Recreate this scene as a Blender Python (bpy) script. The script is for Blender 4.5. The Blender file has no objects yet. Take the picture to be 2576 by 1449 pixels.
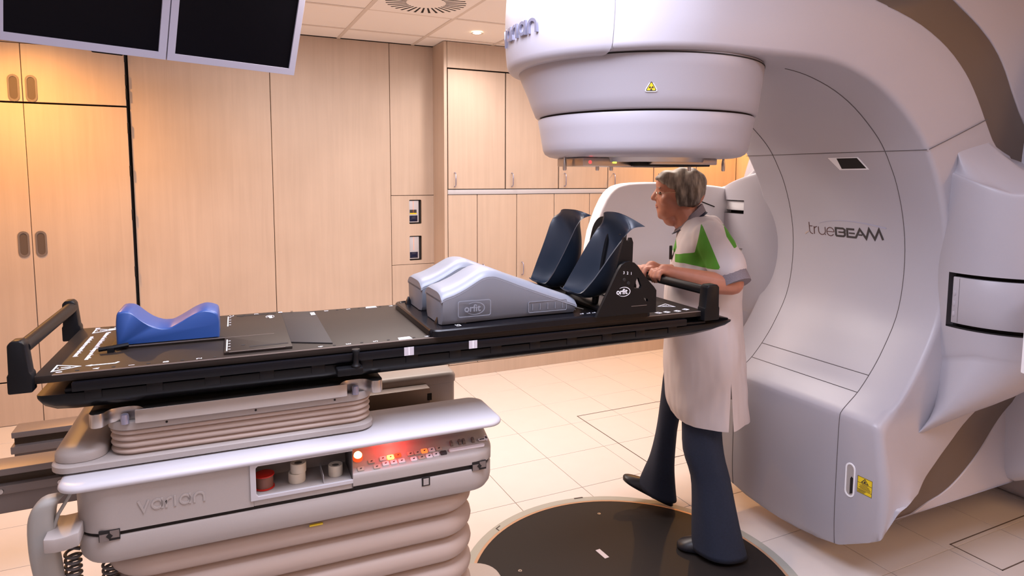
import bpy, bmesh, math, random
from mathutils import Vector, Matrix, noise
random.seed(7)
S = bpy.context.scene
COL = S.collection
R = math.radians
PI = math.pi

# ------------------------------------------------------------------ camera
CAM_H = 1.6
cam = bpy.data.cameras.new('camera'); cam_o = bpy.data.objects.new('camera', cam); COL.objects.link(cam_o)
F_PX, CY, YAW, PITCH, ROLL = 1619.89, 592.38, 0.440107, 0.0929995, 0.0036218
fw = Vector((math.sin(YAW)*math.cos(PITCH), math.cos(YAW)*math.cos(PITCH), -math.sin(PITCH)))
rt = Vector((math.cos(YAW), -math.sin(YAW), 0)); up = rt.cross(fw)
r2 = rt*math.cos(ROLL)+up*math.sin(ROLL); u2 = up*math.cos(ROLL)-rt*math.sin(ROLL)
M = Matrix((r2, u2, -fw)).transposed().to_4x4(); M.translation = Vector((0, 0, CAM_H))
cam_o.matrix_world = M
cam.sensor_fit = 'HORIZONTAL'; cam.sensor_width = 36; cam.lens = F_PX/2576*36
cam.shift_y = -(724.5-CY)/2576; cam.clip_start = 0.05
S.camera = cam_o

# ------------------------------------------------------------------ world, exposure, lights
S.view_settings.view_transform = 'Standard'; S.view_settings.look = 'None'
S.view_settings.gamma = 1; S.view_settings.use_curve_mapping = False
S.view_settings.exposure = 0.06
W = bpy.data.worlds.new('room_ambient'); S.world = W; W.use_nodes = True
W.node_tree.nodes['Background'].inputs[0].default_value = (0.9, 0.85, 0.9, 1)
W.node_tree.nodes['Background'].inputs[1].default_value = 0.05
CEIL = 2.605
def area(name, loc, size, power, col, rot=(0, 0, 0)):
    l = bpy.data.lights.new(name, 'AREA'); l.shape = 'RECTANGLE'; l.size, l.size_y = size
    l.energy = power; l.color = col
    o = bpy.data.objects.new(name, l); COL.objects.link(o); o.location = loc; o.rotation_euler = rot
    return o
def spot(name, loc, power, col, ang=160, blend=1.0, rad=0.04, rot=(0, 0, 0)):
    l = bpy.data.lights.new(name, 'SPOT'); l.energy = power; l.color = col
    l.spot_size = R(ang); l.spot_blend = blend; l.shadow_soft_size = rad
    o = bpy.data.objects.new(name, l); COL.objects.link(o); o.location = loc; o.rotation_euler = rot
    return o
COOL = (0.80, 0.82, 1.0); WARM = (1.0, 0.47, 0.12); MID = (1.0, 0.87, 0.80)
area('unseen_ceiling_light', (0.45, 1.30, 2.59), (1.1, 1.1), 74, COOL)
area('unseen_ceiling_light', (-0.9, -0.9, 2.59), (1.1, 1.1), 12, COOL)  # unseen fill light behind the camera
area('unseen_ceiling_light', (1.75, 0.15, 2.59), (1.1, 0.5), 17, COOL)
area('unseen_ceiling_light', (0.95, 3.15, 2.59), (1.1, 0.5), 44, MID)
area('unseen_ceiling_light', (2.45, 3.15, 2.59), (1.1, 0.5), 36, MID)
spot('downlight_lamp', (-1.06, 4.33, 2.56), 150, WARM)
spot('downlight_lamp', (1.76, 4.33, 2.575), 30, MID)
spot('downlight_lamp', (4.02, 4.33, 2.56), 150, WARM)
spot('downlight_lamp', (0.35, 4.33, 2.58), 10, MID)
area('unseen_ceiling_light', (4.0, -1.2, 2.59), (0.6, 0.6), 58, (1.0, 0.55, 0.24))  # added out of view: warm light for the orange on the gantry's lower side

# ------------------------------------------------------------------ materials
def mat(name, col, rough=0.5, metal=0.0, emit=None, estr=0.0, coat=0.0, noise_amt=0.0, nscale=40, bump=0.0, bscale=200, alpha=1.0, trans=0.0, spec=0.5):
    m = bpy.data.materials.new(name); m.use_nodes = True
    nt = m.node_tree; b = nt.nodes['Principled BSDF']
    b.inputs['Base Color'].default_value = (*col, 1); b.inputs['Roughness'].default_value = rough
    b.inputs['Metallic'].default_value = metal; b.inputs['Coat Weight'].default_value = coat
    b.inputs['Specular IOR Level'].default_value = spec
    if trans: b.inputs['Transmission Weight'].default_value = trans
    if alpha < 1: b.inputs['Alpha'].default_value = alpha
    if emit: b.inputs['Emission Color'].default_value = (*emit, 1); b.inputs['Emission Strength'].default_value = estr
    if noise_amt or bump:
        tc = nt.nodes.new('ShaderNodeTexCoord')
    if noise_amt:
        n = nt.nodes.new('ShaderNodeTexNoise'); n.inputs['Scale'].default_value = nscale; n.inputs['Detail'].default_value = 4
        nt.links.new(tc.outputs['Object'], n.inputs['Vector'])
        mx = nt.nodes.new('ShaderNodeMix'); mx.data_type = 'RGBA'
        mx.inputs['A'].default_value = (*[max(0, c*(1-noise_amt)) for c in col], 1)
        mx.inputs['B'].default_value = (*[min(1, c*(1+noise_amt)) for c in col], 1)
        nt.links.new(n.outputs['Fac'], mx.inputs['Factor']); nt.links.new(mx.outputs['Result'], b.inputs['Base Color'])
    if bump:
        n2 = nt.nodes.new('ShaderNodeTexNoise'); n2.inputs['Scale'].default_value = bscale; n2.inputs['Detail'].default_value = 3
        nt.links.new(tc.outputs['Object'], n2.inputs['Vector'])
        bp = nt.nodes.new('ShaderNodeBump'); bp.inputs['Strength'].default_value = bump; bp.inputs['Distance'].default_value = 0.002
        nt.links.new(n2.outputs['Fac'], bp.inputs['Height']); nt.links.new(bp.outputs['Normal'], b.inputs['Normal'])
    return m
def wood(name, c1, c2, rough=0.42):
    m = bpy.data.materials.new(name); m.use_nodes = True; nt = m.node_tree; b = nt.nodes['Principled BSDF']
    b.inputs['Roughness'].default_value = rough
    tc = nt.nodes.new('ShaderNodeTexCoord'); mp = nt.nodes.new('ShaderNodeMapping'); mp.inputs['Scale'].default_value = (34, 34, 1.5)
    n = nt.nodes.new('ShaderNodeTexNoise'); n.inputs['Scale'].default_value = 1.0; n.inputs['Detail'].default_value = 6; n.inputs['Distortion'].default_value = 0.6
    n2 = nt.nodes.new('ShaderNodeTexNoise'); n2.inputs['Scale'].default_value = 2.2; n2.inputs['Detail'].default_value = 3
    oi = nt.nodes.new('ShaderNodeObjectInfo'); ad = nt.nodes.new('ShaderNodeVectorMath'); ad.operation = 'ADD'
    ml = nt.nodes.new('ShaderNodeMath'); ml.operation = 'MULTIPLY'; ml.inputs[1].default_value = 40
    nt.links.new(oi.outputs['Random'], ml.inputs[0]); nt.links.new(ml.outputs[0], ad.inputs[1])
    nt.links.new(tc.outputs['Object'], ad.inputs[0]); nt.links.new(ad.outputs[0], mp.inputs[0])
    nt.links.new(mp.outputs[0], n.inputs['Vector']); nt.links.new(tc.outputs['Object'], n2.inputs['Vector'])
    a2 = nt.nodes.new('ShaderNodeMath'); a2.operation = 'ADD'; h = nt.nodes.new('ShaderNodeMath'); h.operation = 'MULTIPLY'; h.inputs[1].default_value = 0.5
    nt.links.new(n.outputs['Fac'], a2.inputs[0]); nt.links.new(n2.outputs['Fac'], a2.inputs[1]); nt.links.new(a2.outputs[0], h.inputs[0])
    rp = nt.nodes.new('ShaderNodeValToRGB'); rp.color_ramp.elements[0].position = 0.36; rp.color_ramp.elements[1].position = 0.64
    rp.color_ramp.elements[0].color = (*c1, 1); rp.color_ramp.elements[1].color = (*c2, 1)
    nt.links.new(h.outputs[0], rp.inputs[0]); nt.links.new(rp.outputs[0], b.inputs['Base Color'])
    return m
MT = {}
MT['wood'] = wood('maple_laminate', (0.485, 0.372, 0.292), (0.55, 0.427, 0.338))
MT['gap'] = mat('dark_gap', (0.012, 0.009, 0.008), 0.9)
MT['grout'] = mat('tile_joint', (0.10, 0.075, 0.06), 0.9)
MT['tile'] = mat('floor_tile', (0.62, 0.585, 0.57), 0.32, noise_amt=0.035, nscale=9)
MT['ceil'] = mat('ceiling_tile', (0.90, 0.86, 0.83), 0.9, bump=0.25, bscale=260)
MT['tbar'] = mat('ceiling_bar', (0.70, 0.63, 0.57), 0.6)
MT['wall'] = mat('painted_wall', (0.62, 0.55, 0.50), 0.8)
MT['white'] = mat('gantry_cover', (0.385, 0.365, 0.40), 0.38, spec=0.5, noise_amt=0.02, nscale=300)
MT['white2'] = mat('pale_cover', (0.84, 0.83, 0.85), 0.4)
MT['stripe'] = mat('brown_stripe', (0.10, 0.072, 0.056), 0.45)
MT['couchw'] = mat('couch_cover', (0.38, 0.34, 0.32), 0.42, noise_amt=0.03, nscale=350)
MT['couchlip'] = mat('couch_lip', (0.50, 0.485, 0.51), 0.35)
MT['bellow'] = mat('bellows_fabric', (0.44, 0.345, 0.295), 0.55)
MT['black'] = mat('black_plastic', (0.005, 0.005, 0.006), 0.42, spec=0.2)
MT['blacks'] = mat('black_gloss', (0.005, 0.005, 0.007), 0.25, spec=0.25)
MT['board'] = mat('board_laminate', (0.022, 0.016, 0.013), 0.5, noise_amt=0.35, nscale=700, spec=0.22)
MT['board2'] = mat('board_flap', (0.030, 0.026, 0.026), 0.6, spec=0.25)
MT['carbon'] = mat('carbon_fibre', (0.005, 0.005, 0.006), 0.26, spec=0.2)
MT['steel'] = mat('brushed_steel', (0.50, 0.46, 0.43), 0.3, 1.0)
MT['chrome'] = mat('chrome', (0.34, 0.34, 0.45), 0.25, 0.6)
MT['alu'] = mat('alu_beam', (0.20, 0.165, 0.15), 0.45, 0.35)
MT['alud'] = mat('dark_channel', (0.05, 0.028, 0.012), 0.6)
MT['blue'] = mat('blue_foam', (0.016, 0.058, 0.22), 0.36)
MT['greyblue'] = mat('grey_cushion', (0.205, 0.22, 0.26), 0.42)
MT['navy'] = mat('navy_shell', (0.009, 0.015, 0.027), 0.4)
MT['print'] = mat('white_print', (0.80, 0.80, 0.85), 0.6)
MT['tape'] = mat('clear_tape', (0.52, 0.50, 0.55), 0.35)
MT['bezel'] = mat('monitor_bezel', (0.36, 0.36, 0.46), 0.4)
MT['screen'] = mat('monitor_screen', (0.002, 0.002, 0.004), 0.35, spec=0.08)
MT['yellow'] = mat('yellow_label', (0.75, 0.55, 0.02), 0.5)
MT['darkprint'] = mat('dark_print', (0.035, 0.028, 0.028), 0.6)
MT['brownprint'] = mat('brown_print', (0.09, 0.04, 0.035), 0.6)
MT['seam'] = mat('cover_seam', (0.10, 0.085, 0.085), 0.8)
MT['skin'] = mat('skin', (0.42, 0.17, 0.105), 0.5, noise_amt=0.12, nscale=45)
MT['lip'] = mat('lips', (0.34, 0.10, 0.08), 0.5)
MT['eye'] = mat('eye', (0.06, 0.04, 0.035), 0.3)
MT['jeans'] = mat('denim', (0.011, 0.018, 0.040), 0.85, noise_amt=0.25, nscale=120, bump=0.3, bscale=900)
MT['shoe'] = mat('shoe_leather', (0.008, 0.009, 0.014), 0.4)
MT['cuff'] = mat('shirt_check', (0.20, 0.17, 0.19), 0.8, noise_amt=0.3, nscale=260)
MT['navyc'] = mat('navy_trim', (0.014, 0.014, 0.035), 0.8)
MT['badge'] = mat('badge', (0.02, 0.02, 0.022), 0.4)
MT['redspool'] = mat('red_spool', (0.50, 0.012, 0.006), 0.35)
MT['redcore'] = mat('brown_tape', (0.22, 0.10, 0.075), 0.55)
MT['tapewhite'] = mat('white_tape_roll', (0.66, 0.60, 0.50), 0.6)
MT['tapecore'] = mat('tape_core', (0.10, 0.09, 0.08), 0.5)
MT['keyw'] = mat('white_key', (0.72, 0.68, 0.72), 0.4)
MT['keyb'] = mat('beige_key', (0.42, 0.35, 0.30), 0.5)
MT['redlamp'] = mat('lit_red_button', (1, 0.35, 0.1), 0.3, emit=(1.0, 0.45, 0.14), estr=9)
MT['redring'] = mat('red_button_ring', (0.6, 0.05, 0.02), 0.4, emit=(1.0, 0.10, 0.02), estr=0.9)
MT['yellowlit'] = mat('lit_yellow_key', (1, .8, .2), 0.4, emit=(1.0, 0.62, 0.10), estr=2.6)
MT['orangelit'] = mat('lit_orange_key', (1, .2, .05), 0.4, emit=(1.0, 0.16, 0.03), estr=1.4)
MT['redled'] = mat('red_led', (1, 0, 0), 0.4, emit=(1.0, 0.02, 0.02), estr=6)
MT['greenled'] = mat('green_led', (.6, 1, 0), 0.4, emit=(0.75, 1.0, 0.05), estr=4)
MT['lampglow'] = mat('downlight_lens', (1, .9, .7), 0.4, emit=(1.0, 0.80, 0.52), estr=22)
MT['laserbody'] = mat('laser_body', (0.48, 0.47, 0.50), 0.4)
MT['laserwin'] = mat('laser_window', (0.008, 0.012, 0.04), 0.12)
MT['disc'] = mat('turntable_black', (0.014, 0.012, 0.012), 0.55, noise_amt=0.2, nscale=300, spec=0.22)
MT['ring'] = mat('turntable_ring', (0.34, 0.35, 0.32), 0.42)
MT['ringin'] = mat('turntable_bevel', (0.55, 0.36, 0.24), 0.3, 0.4)
MT['pend'] = mat('pendant_grey', (0.32, 0.31, 0.29), 0.45)
MT['cable'] = mat('coiled_cord', (0.09, 0.08, 0.078), 0.5)
MT['glass'] = mat('spectacle_metal', (0.6, 0.5, 0.35), 0.25, 1.0)

# ------------------------------------------------------------------ geometry collector
class G:
    def __init__(s): s.v = []; s.f = []
    def add(s, V, Fc):
        o = len(s.v); s.v += [tuple(p) for p in V]; s.f += [tuple(i+o for i in f) for f in Fc]; return s
    def box(s, x0, x1, y0, y1, z0, z1):
        V = [(x, y, z) for z in (z0, z1) for y in (y0, y1) for x in (x0, x1)]
        return s.add(V, [(0, 2, 3, 1), (4, 5, 7, 6), (0, 1, 5, 4), (2, 6, 7, 3), (0, 4, 6, 2), (1, 3, 7, 5)])
    def loft(s, rings, cap=True, closed=True):
        n = len(rings[0]); o = len(s.v); s.v += [tuple(p) for r in rings for p in r]
        m = n if closed else n-1
        for i in range(len(rings)-1):
            for j in range(m):
                k = (j+1) % n
                s.f.append((o+i*n+j, o+i*n+k, o+(i+1)*n+k, o+(i+1)*n+j))
        if cap:
            s.f.append(tuple(o+j for j in range(n-1, -1, -1))); s.f.append(tuple(o+(len(rings)-1)*n+j for j in range(n)))
        return s
    def prism(s, pts, fn, a0, a1):      # 2D polygon swept from a0 to a1; fn(p, q, a) -> xyz
        return s.loft([[fn(p, q, a0) for p, q in pts], [fn(p, q, a1) for p, q in pts]])
    def tube(s, path, r, n=8, cap=True):
        P = [Vector(p) for p in path]; rings = []
        rr = r if isinstance(r, (list, tuple)) else [r]*len(P)
        t0 = (P[1]-P[0]).normalized(); ref = Vector((0, 0, 1)) if abs(t0.z) < .9 else Vector((1, 0, 0))
        u = t0.cross(ref).normalized()
        for i, p in enumerate(P):
            t = (P[min(i+1, len(P)-1)]-P[max(i-1, 0)]).normalized()
            u = (u-t*u.dot(t)).normalized(); w = t.cross(u)
            rings.append([p+(u*math.cos(2*PI*k/n)+w*math.sin(2*PI*k/n))*rr[i] for k in range(n)])
        return s.loft(rings, cap)
    def lathe(s, prof, n=32, c=(0, 0), cap=True):
        return s.loft([[(c[0]+r*math.cos(2*PI*k/n), c[1]+r*math.sin(2*PI*k/n), z) for k in range(n)] for r, z in prof], cap)
    def ell(s, c, r, n=16, m=10):
        rings = []
        for i in range(1, m):
            t = PI*i/m
            rings.append([(c[0]+r[0]*math.sin(t)*math.cos(2*PI*k/n), c[1]+r[1]*math.sin(t)*math.sin(2*PI*k/n), c[2]-r[2]*math.cos(t)) for k in range(n)])
        return s.loft(rings)
    def caps(s, p0, p1, r0, r1, n=12):   # tapered capsule
        p0, p1 = Vector(p0), Vector(p1); d = (p1-p0); L = d.length; t = d/L
        path = []; rr = []
        for a in (80, 55, 30, 0): path.append(p0-t*r0*math.sin(R(a))); rr.append(r0*math.cos(R(a)))
        for a in (0, 30, 55, 80): path.append(p1+t*r1*math.sin(R(a))); rr.append(r1*math.cos(R(a)))
        return s.tube(path, rr, n)
    def move(s, fn): s.v = [tuple(fn(*p)) for p in s.v]; return s

def build_mesh(name, g, m, bevel=0, seg=2, bang=30, sharp=38, smooth=True):
    me = bpy.data.meshes.new(name); me.from_pydata(g.v, [], g.f)
    bm = bmesh.new(); bm.from_mesh(me)
    bmesh.ops.recalc_face_normals(bm, faces=bm.faces)
    if bevel:
        es = [e for e in bm.edges if len(e.link_faces) == 2 and e.calc_face_angle(0) > R(bang)]
        bmesh.ops.bevel(bm, geom=es, offset=bevel, segments=seg, profile=0.5, affect='EDGES', clamp_overlap=True)
    bm.to_mesh(me); bm.free()
    if smooth:
        for p in me.polygons: p.use_smooth = True
        me.set_sharp_from_angle(angle=R(sharp))
    me.materials.append(MT[m] if isinstance(m, str) else m)
    return me

ISO = Vector((1.46, 1.97, 0)); CTH = R(-2.0)
FRAMES = {'w': Matrix.Identity(4), 'c': Matrix.Translation(ISO) @ Matrix.Rotation(CTH, 4, 'Z')}
def tag(o, label=None, cat=None, group=None, kind=None):
    if label: o['label'] = label
    if cat: o['category'] = cat
    if group: o['group'] = group
    if kind: o['kind'] = kind
    return o
class Thing:
    def __init__(s, name, label, cat, base=(0, 0, 0), frame='w', group=None, kind=None, extra=None):
        e = bpy.data.objects.new(name, None); e.empty_display_size = 0.05; COL.objects.link(e)
        s.m = (extra or FRAMES[frame]) @ Matrix.Translation(Vector(base)); e.matrix_world = s.m
        s.b = Vector(base); s.e = e; tag(e, label, cat, group, kind)
    def part(s, name, g, m, under=None, label=None, kind=None, **k):
        b = s.b
        g.v = [(x-b[0], y-b[1], z-b[2]) for x, y, z in g.v]
        o = bpy.data.objects.new(name, build_mesh(name, g, m, **k)); COL.objects.link(o)
        o.parent = under or s.e
        if label: o['label'] = label
        if kind: o['kind'] = kind
        return o
    def copy_part(s, src, name, off, under=None):
        o = bpy.data.objects.new(name, src.data); COL.objects.link(o); o.parent = under or s.e; o.location = off; return o
def solo(name, label, cat, g, m, base=(0, 0, 0), frame='w', group=None, kind=None, **k):
    b = Vector(base); g.v = [(x-b[0], y-b[1], z-b[2]) for x, y, z in g.v]
    o = bpy.data.objects.new(name, build_mesh(name, g, m, **k)); COL.objects.link(o)
    o.matrix_world = FRAMES[frame] @ Matrix.Translation(b); tag(o, label, cat, group, kind); return o
def struct(name, g, m, parent=None, **k):
    o = bpy.data.objects.new(name, build_mesh(name, g, m, **k)); COL.objects.link(o)
    if parent: o.parent = parent
    else: o['kind'] = 'structure'
    return o
def rrect(x0, x1, y0, y1, r, n=6):
    P = []
    for cx, cy, a in ((x1-r, y1-r, 0), (x0+r, y1-r, 90), (x0+r, y0+r, 180), (x1-r, y0+r, 270)):
        for k in range(n+1): t = R(a+90*k/n); P.append((cx+r*math.cos(t), cy+r*math.sin(t)))
    return P
def ring2(pts, z): return [(x, y, z) for x, y in pts]
def flat2d(polys, depth, bevel=0):      # filled 2D outline with holes, extruded +-depth/2 ; returns G in (x,y,z)
    cu = bpy.data.curves.new('t', 'CURVE'); cu.dimensions = '2D'; cu.fill_mode = 'BOTH'; cu.extrude = depth/2; cu.bevel_depth = bevel
    for P in polys:
        sp = cu.splines.new('POLY'); sp.points.add(len(P)-1); sp.use_cyclic_u = True
        for q, (x, y) in zip(sp.points, P): q.co = (x, y, 0, 1)
    return from_curve(cu)
def from_curve(cu):
    o = bpy.data.objects.new('t', cu); COL.objects.link(o)
    dg = bpy.context.evaluated_depsgraph_get(); me = bpy.data.meshes.new_from_object(o.evaluated_get(dg))
    g = G(); g.add([tuple(v.co) for v in me.vertices], [tuple(p.vertices) for p in me.polygons])
    bpy.data.objects.remove(o); bpy.data.curves.remove(cu); bpy.data.meshes.remove(me)
    return g
def text(s, size, depth=0.0005, align='CENTER', shear=0.0, space=1.0, bold=0.0):
    cu = bpy.data.curves.new('t', 'FONT'); cu.body = s; cu.size = size; cu.extrude = depth/2; cu.align_x = align; cu.align_y = 'CENTER'
    cu.shear = shear; cu.space_character = space; cu.offset = bold
    return from_curve(cu)
def stroke(g, P, w, fn, h0=0.0, h1=0.002, closed=False):   # flat ribbon along polyline P, fn(x,y,h)->xyz
    n = len(P); L = []; Rr = []
    for i in range(n):
        a = Vector(P[i-1] if (i or closed) else P[0]); b = Vector(P[(i+1) % n] if (i < n-1 or closed) else P[-1]); c = Vector(P[i])
        t1 = (c-a); t2 = (b-c)
        if t1.length < 1e-9: t1 = t2
        if t2.length < 1e-9: t2 = t1
        t1.normalize(); t2.normalize(); t = (t1+t2).normalized(); nn = Vector((-t.y, t.x)); k = 1/max(.4, nn.dot(Vector((-t1.y, t1.x))))
        L.append(c+nn*w/2*k); Rr.append(c-nn*w/2*k)
    rings = [[fn(l.x, l.y, h0), fn(r.x, r.y, h0), fn(r.x, r.y, h1), fn(l.x, l.y, h1)] for l, r in zip(L, Rr)]
    if closed: rings.append(rings[0]); g.loft(rings, cap=False)
    else: g.loft(rings)
def arc(cx, cy, rx, ry, a0, a1, n=14): return [(cx+rx*math.cos(R(a0+(a1-a0)*k/n)), cy+ry*math.sin(R(a0+(a1-a0)*k/n))) for k in range(n+1)]
def interp(T, x):
    for (x0, y0), (x1, y1) in zip(T, T[1:]):
        if min(x0, x1) <= x <= max(x0, x1) and x0 != x1: return y0+(y1-y0)*(x-x0)/(x1-x0)
    return T[0][1] if abs(x-T[0][0]) < abs(x-T[-1][0]) else T[-1][1]

# ================================================================== ROOM
XL, XR, YF, YW, YC = -2.6, 4.6, -2.4, 4.97, 4.70
TS = 0.38115; TX0, TY0 = 1.6903, 4.6331
floor = struct('floor', G().box(XL-.1, XR+.1, YF-.1, YW+.1, -0.12, -0.004), 'grout')
tm = build_mesh('floor_tile', G().box(-TS/2+.0013, TS/2-.0013, -TS/2+.0013, TS/2-.0013, -0.010, 0), 'tile', bevel=0.0008, seg=1)
for i in range(-9, 8):
    for j in range(-1, 11):
        o = bpy.data.objects.new('floor_tile', tm); COL.objects.link(o); o.parent = floor
        o.location = (TX0+(i+.5)*TS, TY0-(j+.5)*TS, 0)
        if i == 7: o.scale.x = (XR-TX0-7*TS-.004)/TS; o.location.x = (XR+TX0+7*TS)/2
        if j == -1: o.scale.y = (YW-TY0-.004)/TS; o.location.y = (YW+TY0)/2
g = G(); g.box(XL, XR, YF, TY0-11*TS-.002, -.01, 0); g.box(XL, TX0-9*TS-.002, TY0-11*TS, YW-.005, -.01, 0)
struct('floor_tile', g, 'tile', floor)
# access hatches cut into the floor: slim dark frames
def hatch(P):
    g = G()
    for a, b in zip(P, P[1:]+P[:1]):
        a, b = Vector((*a, 0)), Vector((*b, 0)); d = (b-a).normalized()*0.0025; n = Vector((-d.y, d.x, 0))
        g.loft([[a-d+n, a-d-n, a-d-n+Vector((0, 0, .0012)), a-d+n+Vector((0, 0, .0012))], [b+d+n, b+d-n, b+d-n+Vector((0, 0, .0012)), b+d+n+Vector((0, 0, .0012))]])
    struct('hatch_seam', g, 'grout', floor)
hatch([(2.175, 3.585), (2.175, 2.81), (3.0, 2.81), (3.0, 3.585)])
hatch([(2.88, 1.605), (2.88, 1.40), (3.45, 1.40), (3.45, 1.605)])

wall_back = struct('wall_back', G().box(XL-.1, XR+.1, YW+.02, YW+.16, 0, CEIL+.1), 'gap')
struct('wall_left', G().box(XL-.1, XL, YF, YW+.1, 0, CEIL+.1), 'wall')
struct('wall_right', G().box(XR, XR+.1, YF, YW+.1, 0, CEIL+.1), 'wood')
struct('wall_front', G().box(XL-.1, XR+.1, YF-.1, YF, 0, CEIL+.1), 'wall')
def wpanel(x0, x1, z0, z1, name='wall_panel', y=YW):
    return struct(name, G().box(x0, x1, y, y+.019, z0, z1), 'wood', wall_back, bevel=.0015, seg=1)
wpanel(-.448, .4235, 0, CEIL); wpanel(.4275, 1.2905, 0, CEIL)
wpanel(1.2945, 1.664, 1.441, CEIL); wpanel(1.2945, 1.664, 0, .886)
wpanel(XL, -.463, 2.404, CEIL); wpanel(XL, -1.575, 0, 2.40)
hole = lambda z0, z1: rrect(1.4375, 1.5395, z0, z1, .008, 3)
g = flat2d([[(1.2945, .890), (1.664, .890), (1.664, 1.437), (1.2945, 1.437)], hole(1.211, 1.404), hole(.918, 1.116)], .019)
g.move(lambda x, y, z: (x, YW+.0095+z, y)); struct('wall_panel', g, 'wood', wall_back)

# ceiling
ceiling = struct('ceiling', G().box(XL-.1, XR+.1, YF-.1, YW+.1, CEIL+.012, CEIL+.12), 'ceil')
CX, CYY = 0.5647, 0.6
xs = [.9125+CX*k for k in range(-6, 7)]; ys = [4.03+CYY*k for k in range(-10, 2)]
xe = [XL]+xs+[XR]; ye = [YF]+ys+[YW]
cm = build_mesh('ceiling_tile', G().box(-.5, .5, -.5, .5, CEIL+.004, CEIL+.02), 'ceil')
for x0, x1 in zip(xe, xe[1:]):
    for y0, y1 in zip(ye, ye[1:]):
        if x1-x0 < .03 or y1-y0 < .03: continue
        if abs((x0+x1)/2-1.195) < .1 and abs((y0+y1)/2-3.73) < .1: continue
        o = bpy.data.objects.new('ceiling_tile', cm); COL.objects.link(o); o.parent = ceiling
        o.location = ((x0+x1)/2, (y0+y1)/2, 0); o.scale = (x1-x0-.02, y1-y0-.02, 1)
for x in xs: struct('ceiling_bar', G().box(x-.012, x+.012, YF, YW, CEIL, CEIL+.012), 'tbar', ceiling)
for y in ys: struct('ceiling_bar', G().box(XL, XR, y-.012, y+.012, CEIL+.0005, CEIL+.012), 'tbar', ceiling)

# swirl air diffuser
v = Thing('air_diffuser', 'square ceiling air vent with a ring of radial black slots', 'vent', (1.195, 3.73, CEIL))
v.part('plate', G().box(.925, 1.465, 3.442, 4.018, CEIL-.001, CEIL+.012), 'ceil')
for k in range(32):
    a = 2*PI*k/32; d = Vector((math.cos(a), math.sin(a), 0)); n = Vector((-d.y, d.x, 0)); c = Vector((1.195, 3.73, CEIL-.0015))
    P0, P1 = c+d*.115, c+d*.235; w0, w1 = .005, .0075
    tz = Vector((0, 0, .003))
    v.part('slot', G().loft([[P0-n*w0, P0+n*w0, P0+n*w0+tz, P0-n*w0+tz], [P1-n*w1, P1+n*w1, P1+n*w1+tz, P1-n*w1+tz]]), 'gap')

def downlight(x, y, label):
    d = Thing('downlight', label, 'lamp', (x, y, CEIL), group='recessed ceiling downlights')
    g = G(); g.lathe([(.044, CEIL-.004), (.046, CEIL-.006), (.030, CEIL-.005), (.028, CEIL-.001)], 28, (x, y), cap=False); d.part('trim_ring', g, 'tbar')
    g = G(); g.ell((x, y, CEIL-.002), (.027, .027, .008), 20, 8); d.part('lens', g, 'lampglow')
downlight(1.76, 4.33, 'small round glowing downlight in the ceiling near the machine head')

# laser units behind the openings
def laser(zc, h, z0, z1, label, lab):
    t = Thing('wall_laser', label, 'laser unit', (1.488, YW+.06, z0), group='alignment lasers')
    t.part('niche', G().box(1.43, 1.548, YW+.0192, YW+.0198, z0-.01, z1+.01), 'gap')
    y = YW+.0185
    t.part('body', G().box(1.4385, 1.518, y-.010, y, z0+.012, z1-.008), 'laserbody', bevel=.003)
    t.part('track', G().box(1.473, 1.4745, y-.0115, y-.010, z0+.085, z1-.01), 'orangelit', label='thin red scale line')
    t.part('window', G().box(1.442, 1.507, y-.0125, y-.010, z0+.02, z0+.068), 'laserwin', bevel=.002)
    if lab:
        q = t.part('label', G().box(1.444, 1.500, y-.0115, y-.010, z0+.088, z0+.114), 'darkprint')
        t.part('label_strip', G().box(1.444, 1.500, y-.0117, y-.010, z0+.078, z0+.088), 'yellow', under=q)
laser(1.30, .2, 1.211, 1.404, 'grey laser unit with yellow label in the upper wall opening', True)
laser(1.02, .2, .918, 1.116, 'plain grey laser unit in the lower wall opening', False)

# ---- left built-in cabinets with recessed pulls
YL = YW-.027
def pull(t, x, z, door, w=.029, h=.082, y=YL):
    P = [(x+p, z+q) for p, q in arc(0, h-w, w, w, 0, 180, 8)+arc(0, -(h-w), w, w, 180, 360, 8)]
    g = flat2d([P, [(x+(a-x)*.72, z+(b-z)*.86) for a, b in P]], .004, .001); g.move(lambda a, b, c: (a, y-.0015+c, b))
    r = t.part('recessed_pull', g, 'alu', under=door)
    g = G(); g.prism([(x+(a-x)*.74, z+(b-z)*.87) for a, b in P], lambda a, b, c: (a, c, b), y-.0012, y+.0004); t.part('pull_cup', g, 'stripe', under=r)
def cab(name, label, z0, z1, pz):
    t = Thing(name, label, 'cabinet', (-1.02, YL, z0))
    t.part('carcass', G().box(-1.573, -.463, YL+.0195, YL+.0199, z0, z1), 'gap')
    for x0, x1, px in ((-1.572, -1.018, -1.060), (-1.0145, -.4655, -.970)):
        d = t.part('door', G().box(x0, x1, YL, YL+.019, z0+.003, z1-.003), 'wood', bevel=.0015, seg=1)
        if pz: pull(t, px, pz, d)
    for z in [q for q in (2.36, 2.21, 2.12, 1.90, 1.62, 1.33, .95) if z0 < q < z1]:
        t.part('hinge', G().box(-.4655, -.458, YL-.002, YL+.012, z-.035, z+.035), 'black', bevel=.002)
cab('wall_cabinet', 'upper built-in maple cabinet with two recessed pulls below the ceiling', 2.041, 2.40, 2.125)
cab('tall_cabinet', 'tall built-in maple cabinet with two recessed pulls left of the couch', .285, 2.036, 1.158)
cab('base_cabinet', 'low maple base cabinet along the floor at the left wall', 0.0, .281, None)

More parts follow.
